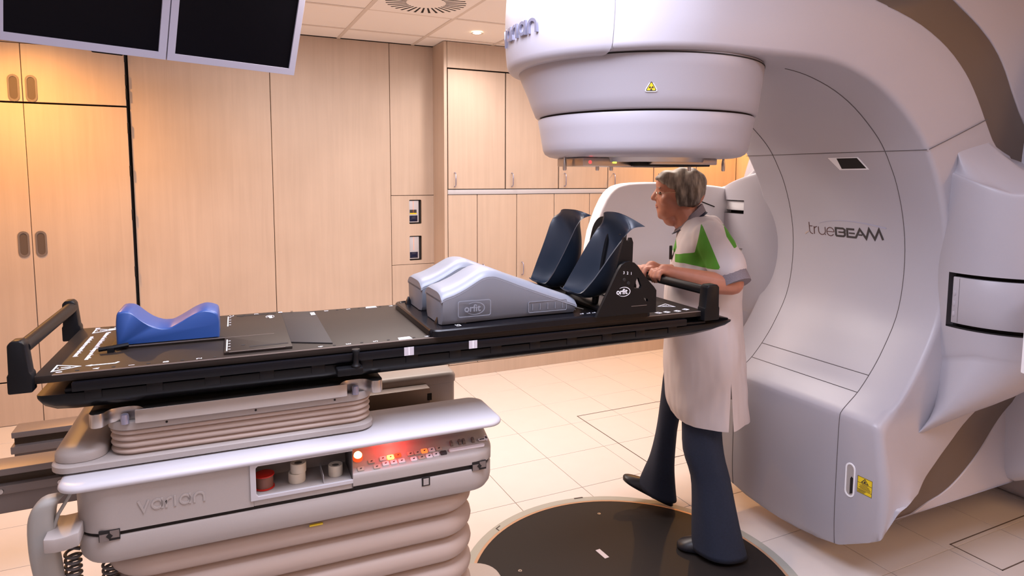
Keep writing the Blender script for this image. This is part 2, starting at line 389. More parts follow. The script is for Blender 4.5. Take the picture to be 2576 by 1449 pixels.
# ---- right run of cupboards
def bow(x, z0, z1, y=YC):
    g = G(); g.tube([(x, y+.002, z0), (x, y-.022, z0+.004), (x, y-.030, z0+.016), (x, y-.031, (z0+z1)/2), (x, y-.030, z1-.016), (x, y-.022, z1-.004), (x, y+.002, z1)], .0045, 8); return g
ords = ['first', 'second', 'third', 'fourth', 'fifth', 'sixth', 'seventh', 'eighth', 'ninth', 'tenth']
struct('trim_1', G().box(1.667, 4.598, YC-.004, YC+.02, 1.452, 1.488), 'laserbody', bevel=.002)
struct('trim_2', G().box(1.640, 1.664, YC+.002, YW-.002, 0, CEIL-.001), 'wood')
struct('trim_3', G().box(1.667, 4.598, YC, YC+.02, 2.412, CEIL-.001), 'wood')
struct('trim_4', G().box(1.667, 4.598, YC, YC+.02, .001, .10), 'wood')
for k in range(6):
    x0 = 1.667+.4865*k; x1 = x0+.4865
    t = Thing('wall_cupboard', f'{ords[k]} tall upper maple cupboard counted from the laser column', 'cupboard', (x0, YC, 1.49), group='upper cupboards on the back wall')
    t.part('carcass', G().box(x0+.001, x1-.001, YC+.0205, YW-.01, 1.49, 2.41), 'gap')
    d = t.part('door', G().box(x0+.005, x1-.005, YC, YC+.019, 1.494, 2.401), 'wood', bevel=.0015, seg=1)
    t.part('handle', bow(x0+.055, 1.512, 1.620), 'chrome', under=d)
le = [1.667]+[1.911+.3447*k for k in range(8)]+[4.597]
for k in range(9):
    x0, x1 = le[k], le[k+1]
    t = Thing('base_cupboard', f'{ords[k]} lower maple cupboard counted from the laser column', 'cupboard', (x0, YC, .10), group='lower cupboards on the back wall')
    t.part('carcass', G().box(x0+.001, x1-.001, YC+.0205, YW-.01, .102, 1.45), 'gap')
    d = t.part('door', G().box(x0+.003, x1-.003, YC, YC+.019, .104, 1.448), 'wood', bevel=.0015, seg=1)
    t.part('handle', bow(x0+.048, .790, .895), 'chrome', under=d)

# ================================================================== MONITORS on a ceiling arm
md = Vector((.934, .358, 0)).normalized(); mn = Vector((.358, -.934, 0)).normalized()      # width direction, facing direction
P0 = Vector((-.655, 2.826, 2.066)); TILT = R(21); mup = Vector((0, 0, 1))*math.cos(TILT)+mn*math.sin(TILT); mno = mn*math.cos(TILT)-Vector((0, 0, 1))*math.sin(TILT)
MW, MH = .551, .375
def MP(x, y, h): p = P0+md*x+mup*y+mno*h; return (p.x, p.y, p.z)
def monitor(x0, label, extra):
    c = P0+md*(x0+MW/2)
    t = Thing('wall_monitor', label, 'monitor', (c.x, c.y, c.z), group='monitors hung above the couch')
    o = [(x0, 0), (x0+MW, 0), (x0+MW, MH), (x0, MH)]; b = .027
    i = [(x0+b, b), (x0+MW-b, b), (x0+MW-b, MH-b), (x0+b, MH-b)]
    g = flat2d([o, i], .014, .001); g.move(MP); t.part('bezel', g, 'bezel')
    g = G(); g.prism(i, MP, -.003, .001); t.part('screen', g, 'screen')
    g = G(); g.prism([(x0+.002, .002), (x0+MW-.002, .002), (x0+MW-.002, MH-.002), (x0+.002, MH-.002)], MP, -.05, -.0075); t.part('housing', g, 'alu', bevel=.004)
    if extra:
        g = G(); g.prism([(x0+.30, -.010), (x0+.40, -.010), (x0+.415, .004), (x0+.285, .004)], MP, -.03, -.012); t.part('cable_guard', g, 'black')
monitor(0, 'left black-screened monitor with silver bezel above the couch', True)
monitor(MW+.006, 'right black-screened monitor with silver bezel above the couch', False)
c0 = Vector(MP(MW, MH*.55, -.056))
t = Thing('monitor_arm', 'ceiling arm behind the two hanging monitors', 'bracket', (c0.x, c0.y, CEIL))
g = G(); g.prism([(MW-.35, MH*.5-.03), (MW+.35, MH*.5-.03), (MW+.35, MH*.5+.03), (MW-.35, MH*.5+.03)], MP, -.072, -.051); t.part('crossbar', g, 'bezel')
g = G(); g.tube([(c0.x-mn.x*.03, c0.y-mn.y*.03, c0.z-.05), (c0.x-mn.x*.03, c0.y-mn.y*.03, CEIL+.004)], .028, 16); t.part('pole', g, 'bezel')

# ================================================================== GANTRY
gt = Thing('linear_accelerator', 'large pearl-white radiotherapy gantry with overhanging treatment head', 'medical machine', (2.9, 1.97, 0))
YA, ZA = 1.97, 1.295
# paired inner / outer outline of the C-shaped front cover in X,Z
PAIRS = [((1.10, 1.972), (1.10, 2.225)), ((1.22, 1.974), (1.22, 2.235)), ((1.40, 1.976), (1.40, 2.245)), ((1.63, 1.980), (1.62, 2.245)), ((1.80, 1.982), (1.82, 2.235)), ((1.90, 1.976), (1.95, 2.215)),
         ((2.00, 1.957), (2.11, 2.185)), ((2.12, 1.918), (2.30, 2.135)), ((2.23, 1.862), (2.45, 2.072)), ((2.33, 1.790), (2.57, 1.99)), ((2.40, 1.726), (2.655, 1.90)),
         ((2.455, 1.650), (2.73, 1.80)), ((2.505, 1.565), (2.80, 1.72)), ((2.553, 1.440), (2.94, 1.64)), ((2.580, 1.300), (3.02, 1.30)), ((2.578, 1.150), (3.02, 1.05)),
         ((2.548, 1.020), (2.98, .86)), ((2.480, .900), (2.86, .77)), ((2.420, .820), (2.785, .72)), ((2.345, .742), (2.72, .645)), ((2.280, .695), (2.64, .56)),
         ((2.248, .670), (2.55, .488)), ((2.238, .640), (2.48, .44)), ((2.236, .50), (2.41, .418)), ((2.236, .35), (2.34, .390)), ((2.238, .22), (2.288, .365)), ((2.246, .12), (2.274, .352)), ((2.256, .06), (2.264, .345))]
def halfw(x):
    return math.sqrt(max(.001, .45**2-(1.40-x)**2)) if x < 1.40 else .45
def rsec(I, O, w0, w1, ri, ro, n=5):
    I = Vector((I[0], 0, I[1])); O = Vector((O[0], 0, O[1])); d = O-I; L = d.length; d /= L
    ri = min(ri, L*.45); ro = min(ro, L*.45)
    P = []
    def pt(s, y): q = I+d*s; return (q.x, YA+y, q.z)
    for k in range(n+1): a = R(90*k/n); P.append(pt(ri-ri*math.cos(a), -(w0-ri)-ri*math.sin(a)))
    for q in (.33, .66): P.append(pt(ri+(L-ri-ro)*q, -(w0+(w1-w0)*q)))
    for k in range(n+1): a = R(90*k/n); P.append(pt(L-ro+ro*math.sin(a), -(w1-ro)-ro*math.cos(a)))
    fi = [pt(0, (w0-ri)*q) for q in (-.75, -.5, -.25, 0, .25, .5, .75)]; fo = [pt(L, (w1-ro)*q) for q in (-.75, -.5, -.25, 0, .25, .5, .75)]
    return P+fo+[(x, 2*YA-y, z) for x, y, z in reversed(P)]+fi[::-1]
def clampR(g, Rr, zmin=.95, k=.27):
    def f(x, y, z):
        if z < zmin:
            re = Rr-k*max(0, abs(y-YA)-.29); zz = ZA-math.sqrt(max(0, re*re-(y-YA)**2)); return (x, y, max(z, zz))
        return (x, y, z)
    return g.move(f)
def cat(P, sub=3):      # Catmull-Rom refinement of a list of tuples
    out = []
    for i in range(len(P)-1):
        p0, p1, p2, p3 = (Vector(P[max(0, i-1)]), Vector(P[i]), Vector(P[i+1]), Vector(P[min(len(P)-1, i+2)]))
        for k in range(sub):
            t = k/sub; out.append(tuple(.5*((2*p1)+(p2-p0)*t+(2*p0-5*p1+4*p2-p3)*t*t+(3*p1-p0-3*p2+p3)*t**3)))
    return out+[tuple(P[-1])]
QI = cat([p[0] for p in PAIRS]); QO = cat([p[1] for p in PAIRS])
WZ = [(.68, .45), (.45, .490), (.33, .494), (.22, .482), (.12, .45), (.05, .40)]
def wz(I): return .45 if I[1] > .68 else interp(WZ, I[1])
def bump(z): return .07*math.exp(-((z-.80)/.13)**2)
g = G(); rings = []
for I, O in zip(QI, QO):
    w0 = halfw(I[0]) if I[1] > 1.9 else wz(I)
    w1 = w0 if I[0] < 1.5 and I[1] > 1.9 else w0+.03*min(1, max(0, (I[0]-1.5)/.6)) if I[1] > 1.9 else w0+.03+(bump(O[1]) if I[1] < 1.25 else 0)
    rings.append(rsec(I, O, w0, w1, .022 if I[1] > .72 else .04, .012))
g.loft(rings); clampR(g, 1.212)
front = gt.part('front_cover', g, 'white', sharp=50)
XIN = sorted([(z, x) for x, z in QI if z < 1.985])
def xin(z): return interp(XIN, z)
# nose of the treatment head (rounded end, split from the arm by a vertical joint)
g = G(); rings = []
for z, off in ((1.963, -.034), (1.964, -.026), (1.969, -.014), (1.979, -.006), (1.992, -.002), (2.03, .002), (2.09, .005), (2.16, .004), (2.22, .0), (2.27, -.012), (2.31, -.04), (2.325, -.09)):
    r = .45+off; a1 = math.acos((1.40-1.098)/r)
    rings.append([(1.40-r*math.cos(a1*(1-2*k/40)), YA+r*math.sin(a1*(1-2*k/40)), z) for k in range(41)])
g.loft(rings); gt.part('head_nose', g, 'white', sharp=45)
g = G(); g.box(1.0985, 1.1005, YA-.331, YA+.331, 1.975, 2.22); gt.part('nose_joint', g, 'seam')
# treatment head below the arm
g = G(); n = 72
def circ(cx, r, z): return [(cx+r*math.cos(2*PI*k/n), YA+r*math.sin(2*PI*k/n), z) for k in range(n)]
g.loft([circ(1.46, .391, 1.8085), circ(1.459, .3955, 1.813), circ(1.452, .405, 1.85), circ(1.445, .414, 1.89), circ(1.436, .426, 1.935), circ(1.430, .434, 1.968), circ(1.430, .43, 1.978)])
upper = gt.part('head_cone', g, 'white', sharp=50)
g = G(); g.loft([circ(1.46, .30, 1.663), circ(1.46, .325, 1.664), circ(1.46, .345, 1.668), circ(1.46, .360, 1.677), circ(1.46, .368, 1.692), circ(1.46, .372, 1.715), circ(1.46, .380, 1.76), circ(1.46, .387, 1.797), circ(1.46, .385, 1.802), circ(1.46, .37, 1.803)])
coll = gt.part('collimator_cover', g, 'white', sharp=50)
g = G(); g.loft([circ(1.46, .379, 1.799), circ(1.46, .379, 1.811)]); gt.part('groove', g, 'gap')
g = G(); g.loft([circ(1.43, .4348, 1.9675), circ(1.43, .4348, 1.9715)]); gt.part('groove', g, 'gap')
# hardware under the collimator
g = G(); g.lathe([(.22, 1.648), (.225, 1.664)], 40, (1.46, YA)); gt.part('mount_ring', g, 'steel', under=coll)
g = G(); g.box(1.15, 1.36, 1.88, 2.06, 1.632, 1.662); ap = gt.part('readout_box', g, 'steel', under=coll, bevel=.004)
g = G(); g.box(1.345, 1.66, 1.83, 2.15, 1.634, 1.648); gt.part('accessory_rail', g, 'black', under=coll, bevel=.003)
g = G(); g.box(1.38, 1.665, 1.80, 1.832, 1.640, 1.662); gt.part('accessory_rail', g, 'steel', under=coll, bevel=.003)
for x, y in ((1.13, 1.97), (1.258, 1.96), (1.31, 1.95), (1.64, 1.92), (1.75, 1.86)):
    g = G(); g.lathe([(.005, 1.618), (.007, 1.622), (.007, 1.645), (.004, 1.664)], 12, (x, y)); gt.part('latch_pin', g, 'steel', under=coll)
g = G(); g.ell((1.178, 1.8795, 1.646), (.006, .003, .006), 10, 6); gt.part('red_light', g, 'redled', under=coll)
g = G(); g.box(1.270, 1.284, 1.878, 1.881, 1.643, 1.652); gt.part('green_light', g, 'greenled', under=coll)
# radiation trefoil label on the cone
cdir = Vector((1.223-1.445, 1.617-1.97, 0)).normalized(); tg = Vector((-cdir.y, cdir.x, 0)); 
if tg.dot(rt) < 0: tg = -tg
nn = (cdir+Vector((0, 0, -.22))).normalized(); lu = nn.cross(tg); lu = lu if lu.z > 0 else -lu
cc = Vector((1.449, 1.97, 1.868))+cdir*.4093
def RP(x, y, h): p = cc+tg*x+lu*y+nn*h; return (p.x, p.y, p.z)
def tri(r): return [(r*math.sin(R(a)), r*math.cos(R(a))) for a in (0, 120, 240)]
def rtri(r, c):
    P = []
    T = tri(r)
    for i in range(3):
        p, q, s = Vector(T[i]), Vector(T[i-1]), Vector(T[(i+1) % 3])
        a = p+(q-p).normalized()*c; b = p+(s-p).normalized()*c
        P += [tuple(a), tuple(a*.25+p*.5+b*.25), tuple(b)]
    return P
g = G(); g.prism(rtri(.0255, .010), RP, -.0005, .0008); lb = gt.part('warning_label', g, 'print', under=upper)
g = G(); g.prism(rtri(.0205, .006), RP, .0006, .0012); gt.part('label_border', g, 'darkprint', under=upper)
g = G(); g.prism(rtri(.0165, .004), RP, .001, .0016); gt.part('label_field', g, 'yellow', under=upper)
g = G()
for a in (30, 150, 270):
    g.prism([(.0022*math.cos(R(a+d)), -.0015+.0022*math.sin(R(a+d))) for d in (30, -30)]+[(.0075*math.cos(R(a+d)), -.0015+.0075*math.sin(R(a+d))) for d in (-30, 0, 30)], RP, .0014, .002)
g.prism([(p, q-.0015) for p, q in arc(0, 0, .0013, .0013, 0, 330, 11)], RP, .0014, .002)
gt.part('trefoil_symbol', g, 'darkprint', under=upper)

# seams following the inner curve
def seam_path(y, z0, z1, off=.0005, k=40): return [(xin(z0+(z1-z0)*i/k)-off, y, z0+(z1-z0)*i/k) for i in range(k+1)]
for y in (1.69, 2.25):
    q = [(1.86, y, 1.9795)]+[p for p in [(x-.0002, y, z-.0005) for x, z in QI if 1.87 < x and z > 1.70]]
    low = [(x, y, z) for x, z in QI if z <= 1.70 and z > .115]
    g = G(); g.tube(q+low, .0016, 6); gt.part('seam', g, 'seam', under=front)
for z in (1.700, .797, .735):
    y0, y1 = (1.525, 2.415) if z > 1 else (1.69, 2.25)
    g = G(); g.tube([(xin(z)-.0003, y0, z), (xin(z)-.0003, y1, z)], .0016, 6); gt.part('seam', g, 'seam', under=front)
g = G(); g.tube([(2.424, 1.519, 1.702), (2.52, 1.505, 1.742), (2.66, 1.489, 1.80), (2.715, 1.486, 1.822)], .0016, 6); gt.part('seam', g, 'seam', under=front)
# viewing port
def CP(y, z, h): return (xin(z)-h, y, z)
port = [(1.961, 1.681), (1.816, 1.681), (1.787, 1.629), (1.925, 1.628)]
pc = (1.872, 1.655)
g = G(); g.prism(port, CP, -.004, .0015); vp = gt.part('sensor_port', g, 'white2', under=front, bevel=.001)
inn = [(1.918, 1.677), (1.822, 1.677), (1.797, 1.634), (1.912, 1.633)]
g = G(); g.prism(inn, CP, .001, .002); gt.part('port_glass', g, 'gap', under=front)
# ---- lettering on the inner face
def LP(x, y, h): zz = 1.332+y; return (xin(zz)-h, 2.152-x, zz)
g = G(); w = .0036
stroke(g, [(0, .054), (0, .018)]+arc(.017, .016, .017, .016, 180, 275, 8), w, LP, 0, .0012)
stroke(g, [(0, .036), (.017, .036)], w, LP, 0, .0012)
stroke(g, [(.026, 0), (.026, .036)], w, LP, 0, .0012); stroke(g, [(.026, .026)]+arc(.040, .022, .012, .013, 150, 80, 6), w, LP, 0, .0012)
stroke(g, [(.050, .036)]+arc(.068, .017, .018, .017, 180, 360, 12)+[(.086, .036)], w, LP, 0, .0012); stroke(g, [(.086, .004), (.086, -.001)], w, LP, 0, .0012)
stroke(g, arc(.113, .017, .019, .019, -35, -360, 22), w, LP, 0, .0012); stroke(g, [(.094, .017), (.132, .017)], w*.8, LP, 0, .0012)
gt.part('logo_lettering', g, 'brownprint', under=front, label='thin brown word true')
g = G(); w = .0085
stroke(g, [(.142, .001), (.142, .036), (.180, .036), (.188, .030), (.187, .022), (.182, .0195), (.188, .014), (.187, .006), (.180, .001), (.142, .001)], w, LP, 0, .0013)
stroke(g, [(.155, .0185), (.182, .0185)], w*.75, LP, 0, .0013)
stroke(g, [(.235, .036), (.200, .036), (.200, .001), (.241, .001), (.262, .039), (.291, .000), (.306, .043), (.331, .001), (.352, .044), (.368, .001)], w, LP, 0, .0013)
stroke(g, [(.208, .018), (.236, .018)], w*.75, LP, 0, .0013); stroke(g, [(.255, .014), (.272, .014)], w*.75, LP, 0, .0013)
gt.part('logo_lettering', g, 'darkprint', under=front, label='bold dark word BEAM')
g = G(); P = [(.055+.33*k/20, .052+.020*math.sin(PI*(k/20)**.8)) for k in range(21)]
for k in range(20): stroke(g, [P[k], P[k+1]], .001+.005*k/20, LP, 0, .0011)
gt.part('logo_swoosh', g, 'bezel', under=front)
g = G(); stroke(g, [(-.026, -.004), (-.016, .004), (-.006, .010)], .005, LP, 0, .0011); gt.part('logo_swoosh', g, 'bellow', under=front)

# lobe handles and laser label
def FP(y, z, h): return (2.2365-h, y, z)
def slot(yc, z0, z1, w=.020):
    P = [(yc+a, b) for a, b in arc(0, z1-w, w, w, 0, 180, 8)+arc(0, z0+w, w, w, 180, 360, 8)]
    g = flat2d([P, [(yc+(a-yc)*.82, (z0+z1)/2+(b-(z0+z1)/2)*.93) for a, b in P]], .005, .001); g.move(lambda a, b, c: (2.236-c*.8, a, b)); s = gt.part('grip_slot', g, 'white2', under=front)
    g = G(); g.prism([(yc+(a-yc)*.8, (z0+z1)/2+(b-(z0+z1)/2)*.92) for a, b in P], FP, -.002, .0012); gt.part('slot_cup', g, 'couchw', under=front)
    g = G(); g.prism([(yc-.013, z0+.02), (yc-.001, z0+.012), (yc-.001, z0+.075), (yc-.006, z0+.085), (yc-.013, z0+.08)], FP, 0, .002); gt.part('slot_opening', g, 'gap', under=front)
slot(1.628, .348, .484); slot(2.338, .348, .484)
LY0, LY1, LZ0, LZ1 = 1.597, 1.535, .384, .450
def YP(x, y, h): return FP(LY0+(LY1-LY0)*x, LZ0+(LZ1-LZ0)*y, h)
g = G(); g.prism([(0, 0), (1, 0), (1, 1), (0, 1)], YP, -.001, .0008); gt.part('laser_label', g, 'yellow', under=front)
g = G()
for P, ww in (([(.5, .92), (.28, .68), (.72, .68)], .04),): stroke(g, P, ww, YP, .0008, .0014, closed=True)
g.prism([(a, b) for a, b in arc(.5, .755, .06, .06, 0, 330, 11)], YP, .0008, .0014)
for yy in (.62, .23, .985, .015): stroke(g, [(.02, yy), (.98, yy)], .02, YP, .0008, .0014)
for xx in (.015, .985): stroke(g, [(xx, 0), (xx, 1)], .02, YP, .0008, .0014)
for k, (a, b) in enumerate(((.3, .7), (.15, .8), (.2, .85), (.1, .9), (.2, .9))): stroke(g, [(a, .56-k*.065), (b, .56-k*.065)], .022, YP, .0008, .0014)
for k, (a, b) in enumerate(((.06, .6), (.06, .55), (.06, .5))): stroke(g, [(a, .18-k*.055), (b, .18-k*.055)], .022, YP, .0008, .0014)
gt.part('label_print', g, 'darkprint', under=front)

# brown band and rear cover: same C outline further back
BP = [((1.40, 2.235), (1.45, 2.36)), ((1.82, 2.225), (2.0, 2.34)), ((2.11, 2.175), (2.38, 2.262)), ((2.30, 2.125), (2.50, 2.215)), ((2.45, 2.062), (2.62, 2.16)), ((2.57, 1.98), (2.73, 2.09)), ((2.655, 1.89), (2.81, 2.01)), ((2.73, 1.79), (2.89, 1.90)),
      ((2.80, 1.71), (3.0, 1.78)), ((2.94, 1.63), (3.2, 1.66)), ((3.0, 1.30), (3.25, 1.30)), ((2.97, .86), (3.2, .85)), ((2.85, .775), (3.03, .735)), ((2.775, .725), (2.97, .65)), ((2.71, .65), (2.91, .575)),
      ((2.63, .565), (2.82, .482)), ((2.54, .493), (2.70, .40)), ((2.47, .446), (2.60, .355)), ((2.40, .425), (2.50, .335)), ((2.335, .395), (2.37, .30)), ((2.285, .37), (2.255, .285))]
bi = cat([p[0] for p in BP]); bo = cat([p[1] for p in BP])
g = G(); g.loft([rsec(I, O, (.474 if I[0] > 2.1 else .44)+(bump(I[1]) if I[1] < 1.1 else 0), (.482 if I[0] > 2.1 else .44)+(bump(O[1]) if I[1] < 1.1 else 0), .004, .004) for I, O in zip(bi, bo)]); clampR(g, 1.115, k=0)
gt.part('brown_band', g, 'stripe', sharp=40)
RP_ = [(bo[i], (max(3.35, bo[i][0]+.35), max(.16, min(2.42, ZA+(bo[i][1]-ZA)*1.12)))) for i in range(0, len(bo), 2)]
g = G(); g.loft([rsec(I, O, .486, .52, .01, .03) for I, O in RP_]); clampR(g, 1.10, k=0)
gt.part('rear_cover', g, 'white', sharp=40)
g = G(); arcp = [(.466*q, -math.sqrt(1.10**2-(.466*q)**2)) for q in [k/12 for k in range(-12, 13)]]
g.loft([[(x, YA+p, ZA+q) for p, q in arcp]+[(x, YA+.466, .42+(x-2.3)*.3), (x, YA-.466, .42+(x-2.3)*.3)] for x in (2.30, 2.9, 3.62)]); gt.part('lower_drum', g, 'white', sharp=40)
g = G(); g.loft([[(x, YA+r*math.cos(2*PI*k/64), ZA+r*math.sin(2*PI*k/64)) for k in range(64)] for x, r in ((2.98, 1.04), (3.0, 1.08), (3.04, 1.1), (3.6, 1.1), (3.62, 1.08))]); gt.part('drum', g, 'white')
g = G(); g.box(3.6, 4.55, 1.1, 2.85, .001, 2.5); gt.part('stand', g, 'white', bevel=.05, seg=4)

# ---- imaging-arm housings either side
def barrel(c, r, side, slots, dome=None):
    n = 64
    def pr(a, rr, z, s=0): return (c[0]-rr*math.cos(a)-.06*s, c[1]-side*rr*math.sin(a)+side*.17*s, z)      # a=0 faces -X, a=90 faces outward
    A = [R(-70+215*k/n) for k in range(n+1)]
    def z0(a): return 1.535+.095*max(0, min(1, (R(28)-a)/R(60)))
    def zb(a): return .945-.07*max(0, min(1, (R(10)-a)/R(50)))
    g = G(); cur = []
    TI = [(2.40, 1.63), (2.46, 1.655), (2.60, 1.71), (2.75, 1.757), (2.80, 1.725), (2.90, 1.69), (3.1, 1.66)]
    def inner(a, t, up_):
        p = Vector(pr(a, r*.985, z0(a)+.006)) if up_ else Vector(pr(a, r*.985, zb(a)-.012))
        xi = max(2.42, min(3.05, p.x+.03))
        q = Vector((xi, YA-side*.455, interp(TI, xi)))
        if not up_: xi = p.x+.03-.15*max(0, math.cos(a)); q = Vector((xi, YA-side*(.44+.06*max(0, min(1, (xi-2.42)/.25))), .735-.15*max(0, math.cos(a))))
        o_ = p.lerp(q, t); k = math.sin(PI*t)
        if up_: o_.z -= .030*k
        else: o_.y -= side*.030*k; o_.z -= .012*k
        return tuple(o_)
    top = [[inner(a, t, True) for a in A] for t in (1, .88, .75, .6, .45, .3, .18, .08, .02)]
    top += [[pr(a, r*.9925, z0(a)+.003) for a in A], [pr(a, r*.9975, z0(a)-.002) for a in A], [pr(a, r, z0(a)-.010) for a in A], [pr(a, r, z0(a)-.03) for a in A]]
    top.append([pr(a, r, slots[0][1]) for a in A]); g.loft(top, cap=False, closed=False)
    bot = [[pr(a, r, slots[-1][0]) for a in A], [pr(a, r, zb(a)+.02) for a in A], [pr(a, r*.998, zb(a)+.005) for a in A], [pr(a, r*.993, zb(a)-.005) for a in A]]
    bot += [[inner(a, t, False) for a in A] for t in (.0, .04, .12, .25, .4, .55, .7, .85, 1)]
    g.loft(bot, cap=False, closed=False)
    for s1, s2 in zip(slots, slots[1:]): g.loft([[pr(a, r, s1[0]) for a in A], [pr(a, r, s2[1]) for a in A]], cap=False, closed=False)
    for s0, s1, a0, a1 in slots:
        for lo, hi in ((-70, a0), (a1, 145)):
            B = [R(lo+(hi-lo)*k/16) for k in range(17)]
            g.loft([[pr(a, r, s0) for a in B], [pr(a, r, s1) for a in B]], cap=False, closed=False)
    h = gt.part('imager_housing', g, 'white', sharp=50)
    for s0, s1, a0, a1 in slots:
        B = [R(a0-4+(a1-a0+8)*k/32) for k in range(33)]
        g = G(); g.loft([[pr(a, r-.004, s0) for a in B], [pr(a, r-.045, s0) for a in B], [pr(a, r-.045, s1) for a in B], [pr(a, r-.004, s1) for a in B]], cap=False, closed=False)
        gt.part('housing_slot', g, 'gap', under=h)
    return h, pr
h1, pr = barrel((2.80, 1.43), .25, 1, [(1.028, 1.238, -16, 140)])
def cyl_box(pr, r, z0, z1, a0, a1, n=24):
    B = [R(a0+(a1-a0)*k/n) for k in range(n+1)]; g = G()
    g.loft([[pr(a, r-.03, z0) for a in B], [pr(a, r-.002, z0) for a in B], [pr(a, r, z0+.003) for a in B], [pr(a, r, z1-.003) for a in B], [pr(a, r-.002, z1) for a in B], [pr(a, r-.03, z1) for a in B]], cap=False, closed=False)
    return g
bx = gt.part('imager_arm', cyl_box(pr, .243, 1.045, 1.222, -12.5, 140), 'white', under=h1)
g = cyl_box(pr, .2436, 1.047, 1.22, -6.6, -6.3, 2); gt.part('seam', g, 'seam', under=h1)
for z in (1.08, 1.12, 1.16): g = G(); g.ell(pr(R(-10.5), .243, z), (.004, .006, .012), 8, 6); gt.part('grip_dimple', g, 'white', under=h1)
g = G(); g.box(2.50, 2.62, 1.165, 1.21, .93, 1.235); gt.part('arm_plate', g, 'white2', bevel=.006)
h2, pr2 = barrel((2.80, 2.55), .30, -1, [(1.405, 1.475, -9, 140), (1.05, 1.225, -9, 140)])
gt.part('imager_arm', cyl_box(pr2, .285, 1.422, 1.47, -8, 140), 'white2', under=h2)
gt.part('imager_arm', cyl_box(pr2, .285, 1.06, 1.222, -8, 140), 'white2', under=h2)
pp = [(1.66, .93), (1.68, 1.25), (1.715, 1.38), (1.765, 1.485), (1.81, 1.535), (1.86, 1.556), (1.95, 1.566), (2.15, 1.567), (2.44, 1.55), (2.62, 1.53), (2.62, .93)]
pp = [tuple(q) for q in cat(pp[:-2], 2)]+pp[-2:]
g = G(); g.prism(pp, lambda p, q, a: (p, a, q), 2.66, 2.74); gt.part('flat_panel_imager', g, 'white2', bevel=.014, seg=3, bang=50)
g = G(); g.tube([(2.25, 2.659, 1.50), (2.45, 2.659, 1.437)], .003, 6); gt.part('seam', g, 'gap')

# ---- chrome lettering on the nose
def varian(g, H, w, fn, h0, h1):
    x = 0.0
    stroke(g, [(x, H), (x+.42*H, 0), (x+.84*H, H)], w, fn, h0, h1); x += 1.02*H
    def a_(x): stroke(g, arc(x+.5*H, .5*H, .5*H-w*.5, .5*H-w*.5, 0, 360, 22), w, fn, h0, h1); stroke(g, [(x+H-w*.5, 0), (x+H-w*.5, H)], w, fn, h0, h1)
    a_(x); x += 1.25*H
    stroke(g, [(x, 0), (x, .55*H)]+arc(x+.42*H, .52*H, .42*H, .48*H-w*.5, 180, 85, 8), w, fn, h0, h1); x += .72*H
    stroke(g, [(x, 0), (x, H)], w, fn, h0, h1); x += .34*H
    a_(x); x += 1.28*H
    stroke(g, [(x, 0), (x, .5*H)]+arc(x+.42*H, .5*H, .42*H, .5*H-w*.5, 180, 0, 14)+[(x+.84*H, 0)], w, fn, h0, h1); x += .84*H
    return x
VH = .046; VW = 5.45*VH
def NP(x, y, h):
    phi = (x-VW)/.455+R(14.5); r = .4545+h
    return (1.40-r*math.cos(phi), YA-r*math.sin(phi), 2.052+y)
g = G(); varian(g, VH, .0095, NP, -.001, .008); gt.part('maker_lettering', g, 'chrome', label='raised chrome letters varian')

# ================================================================== TURNTABLE IN THE FLOOR
t = Thing('turntable', 'round black turntable plate with pale metal rim set in the floor', 'turntable', (1.456, 1.973, 0))
TC = (1.456, 1.973)
g = G(); g.loft([[(TC[0]+r*math.cos(2*PI*k/96), TC[1]+r*math.sin(2*PI*k/96), z) for k in range(96)] for r, z in ((.679, .0005), (.677, .006), (.640, .006), (.638, .001))], cap=False); t.part('rim', g, 'ring')
g = G(); g.loft([[(TC[0]+r*math.cos(2*PI*k/96), TC[1]+r*math.sin(2*PI*k/96), z) for k in range(96)] for r, z in ((.640, .0055), (.632, .0048), (.629, .0062), (.627, .0060))], cap=False); t.part('inner_ring', g, 'ringin')
g = G(); g.loft([[(TC[0]+.628*math.cos(2*PI*k/96), TC[1]+.628*math.sin(2*PI*k/96), z) for k in range(96)] for z in (.0005, .005)]); plate = t.part('plate', g, 'disc')
for x, y in ((1.62, 2.46), (1.087, 2.22), (.97, 1.80), (1.9, 1.6)):
    g = G(); g.lathe([(.008, .004), (.008, .0062), (.004, .0062), (.003, .005)], 12, (x, y)); t.part('screw', g, 'steel')
g = G(); g.box(-.012, .012, -.042, .042, .005, .0056); ca, sa = math.cos(R(38)), math.sin(R(38)); g.move(lambda x, y, z: (1.455+x*.9-y*.05, 2.18+y*.8+x*.05, z)); t.part('tape_mark', g, 'tape')
g = G(); stroke(g, [(1.15, 2.56), (1.125, 2.545), (1.13, 2.525)], .005, lambda x, y, h: (x, y, h), .005, .0068); t.part('pen_mark', g, 'darkprint')
g = G(); stroke(g, [(1.585, 2.632), (1.63, 2.625)], .010, lambda x, y, h: (x, y, h), .005, .0068); t.part('pen_mark', g, 'darkprint')

# ================================================================== TREATMENT COUCH  (frame c: u along couch, v across, z)
ct = Thing('treatment_couch', 'beige treatment couch pedestal with bellows, control keys and black tabletop', 'couch', (-1.24, 0, 0), 'c')
def rloft(prof, u0, u1, v0, v1, r, n=8):     # prof: (inset, z)
    g = G(); g.loft([ring2(rrect(u0+i, u1-i, v0+i, v1-i, max(.004, r-i), n), z) for i, z in prof]); return g
# foot plate and lower bellows
ct.part('base_plate', rloft([(0, .0068), (0, .046), (.004, .05)], -1.80, -.49, -.27, .30, .10), 'couchw')
prof = []
for k in range(8):
    z = .655-.075*k
    prof += [(.032, z), (.014, z-.008), (.003, z-.020), (0, z-.034), (.003, z-.048), (.014, z-.062), (.030, z-.071)]
prof = [p for p in prof if p[1] > .056]+[(.03, .054)]
ct.part('lower_bellows', rloft(prof, -1.725, -.735, -.265, .38, .12, 10), 'bellow', sharp=60)
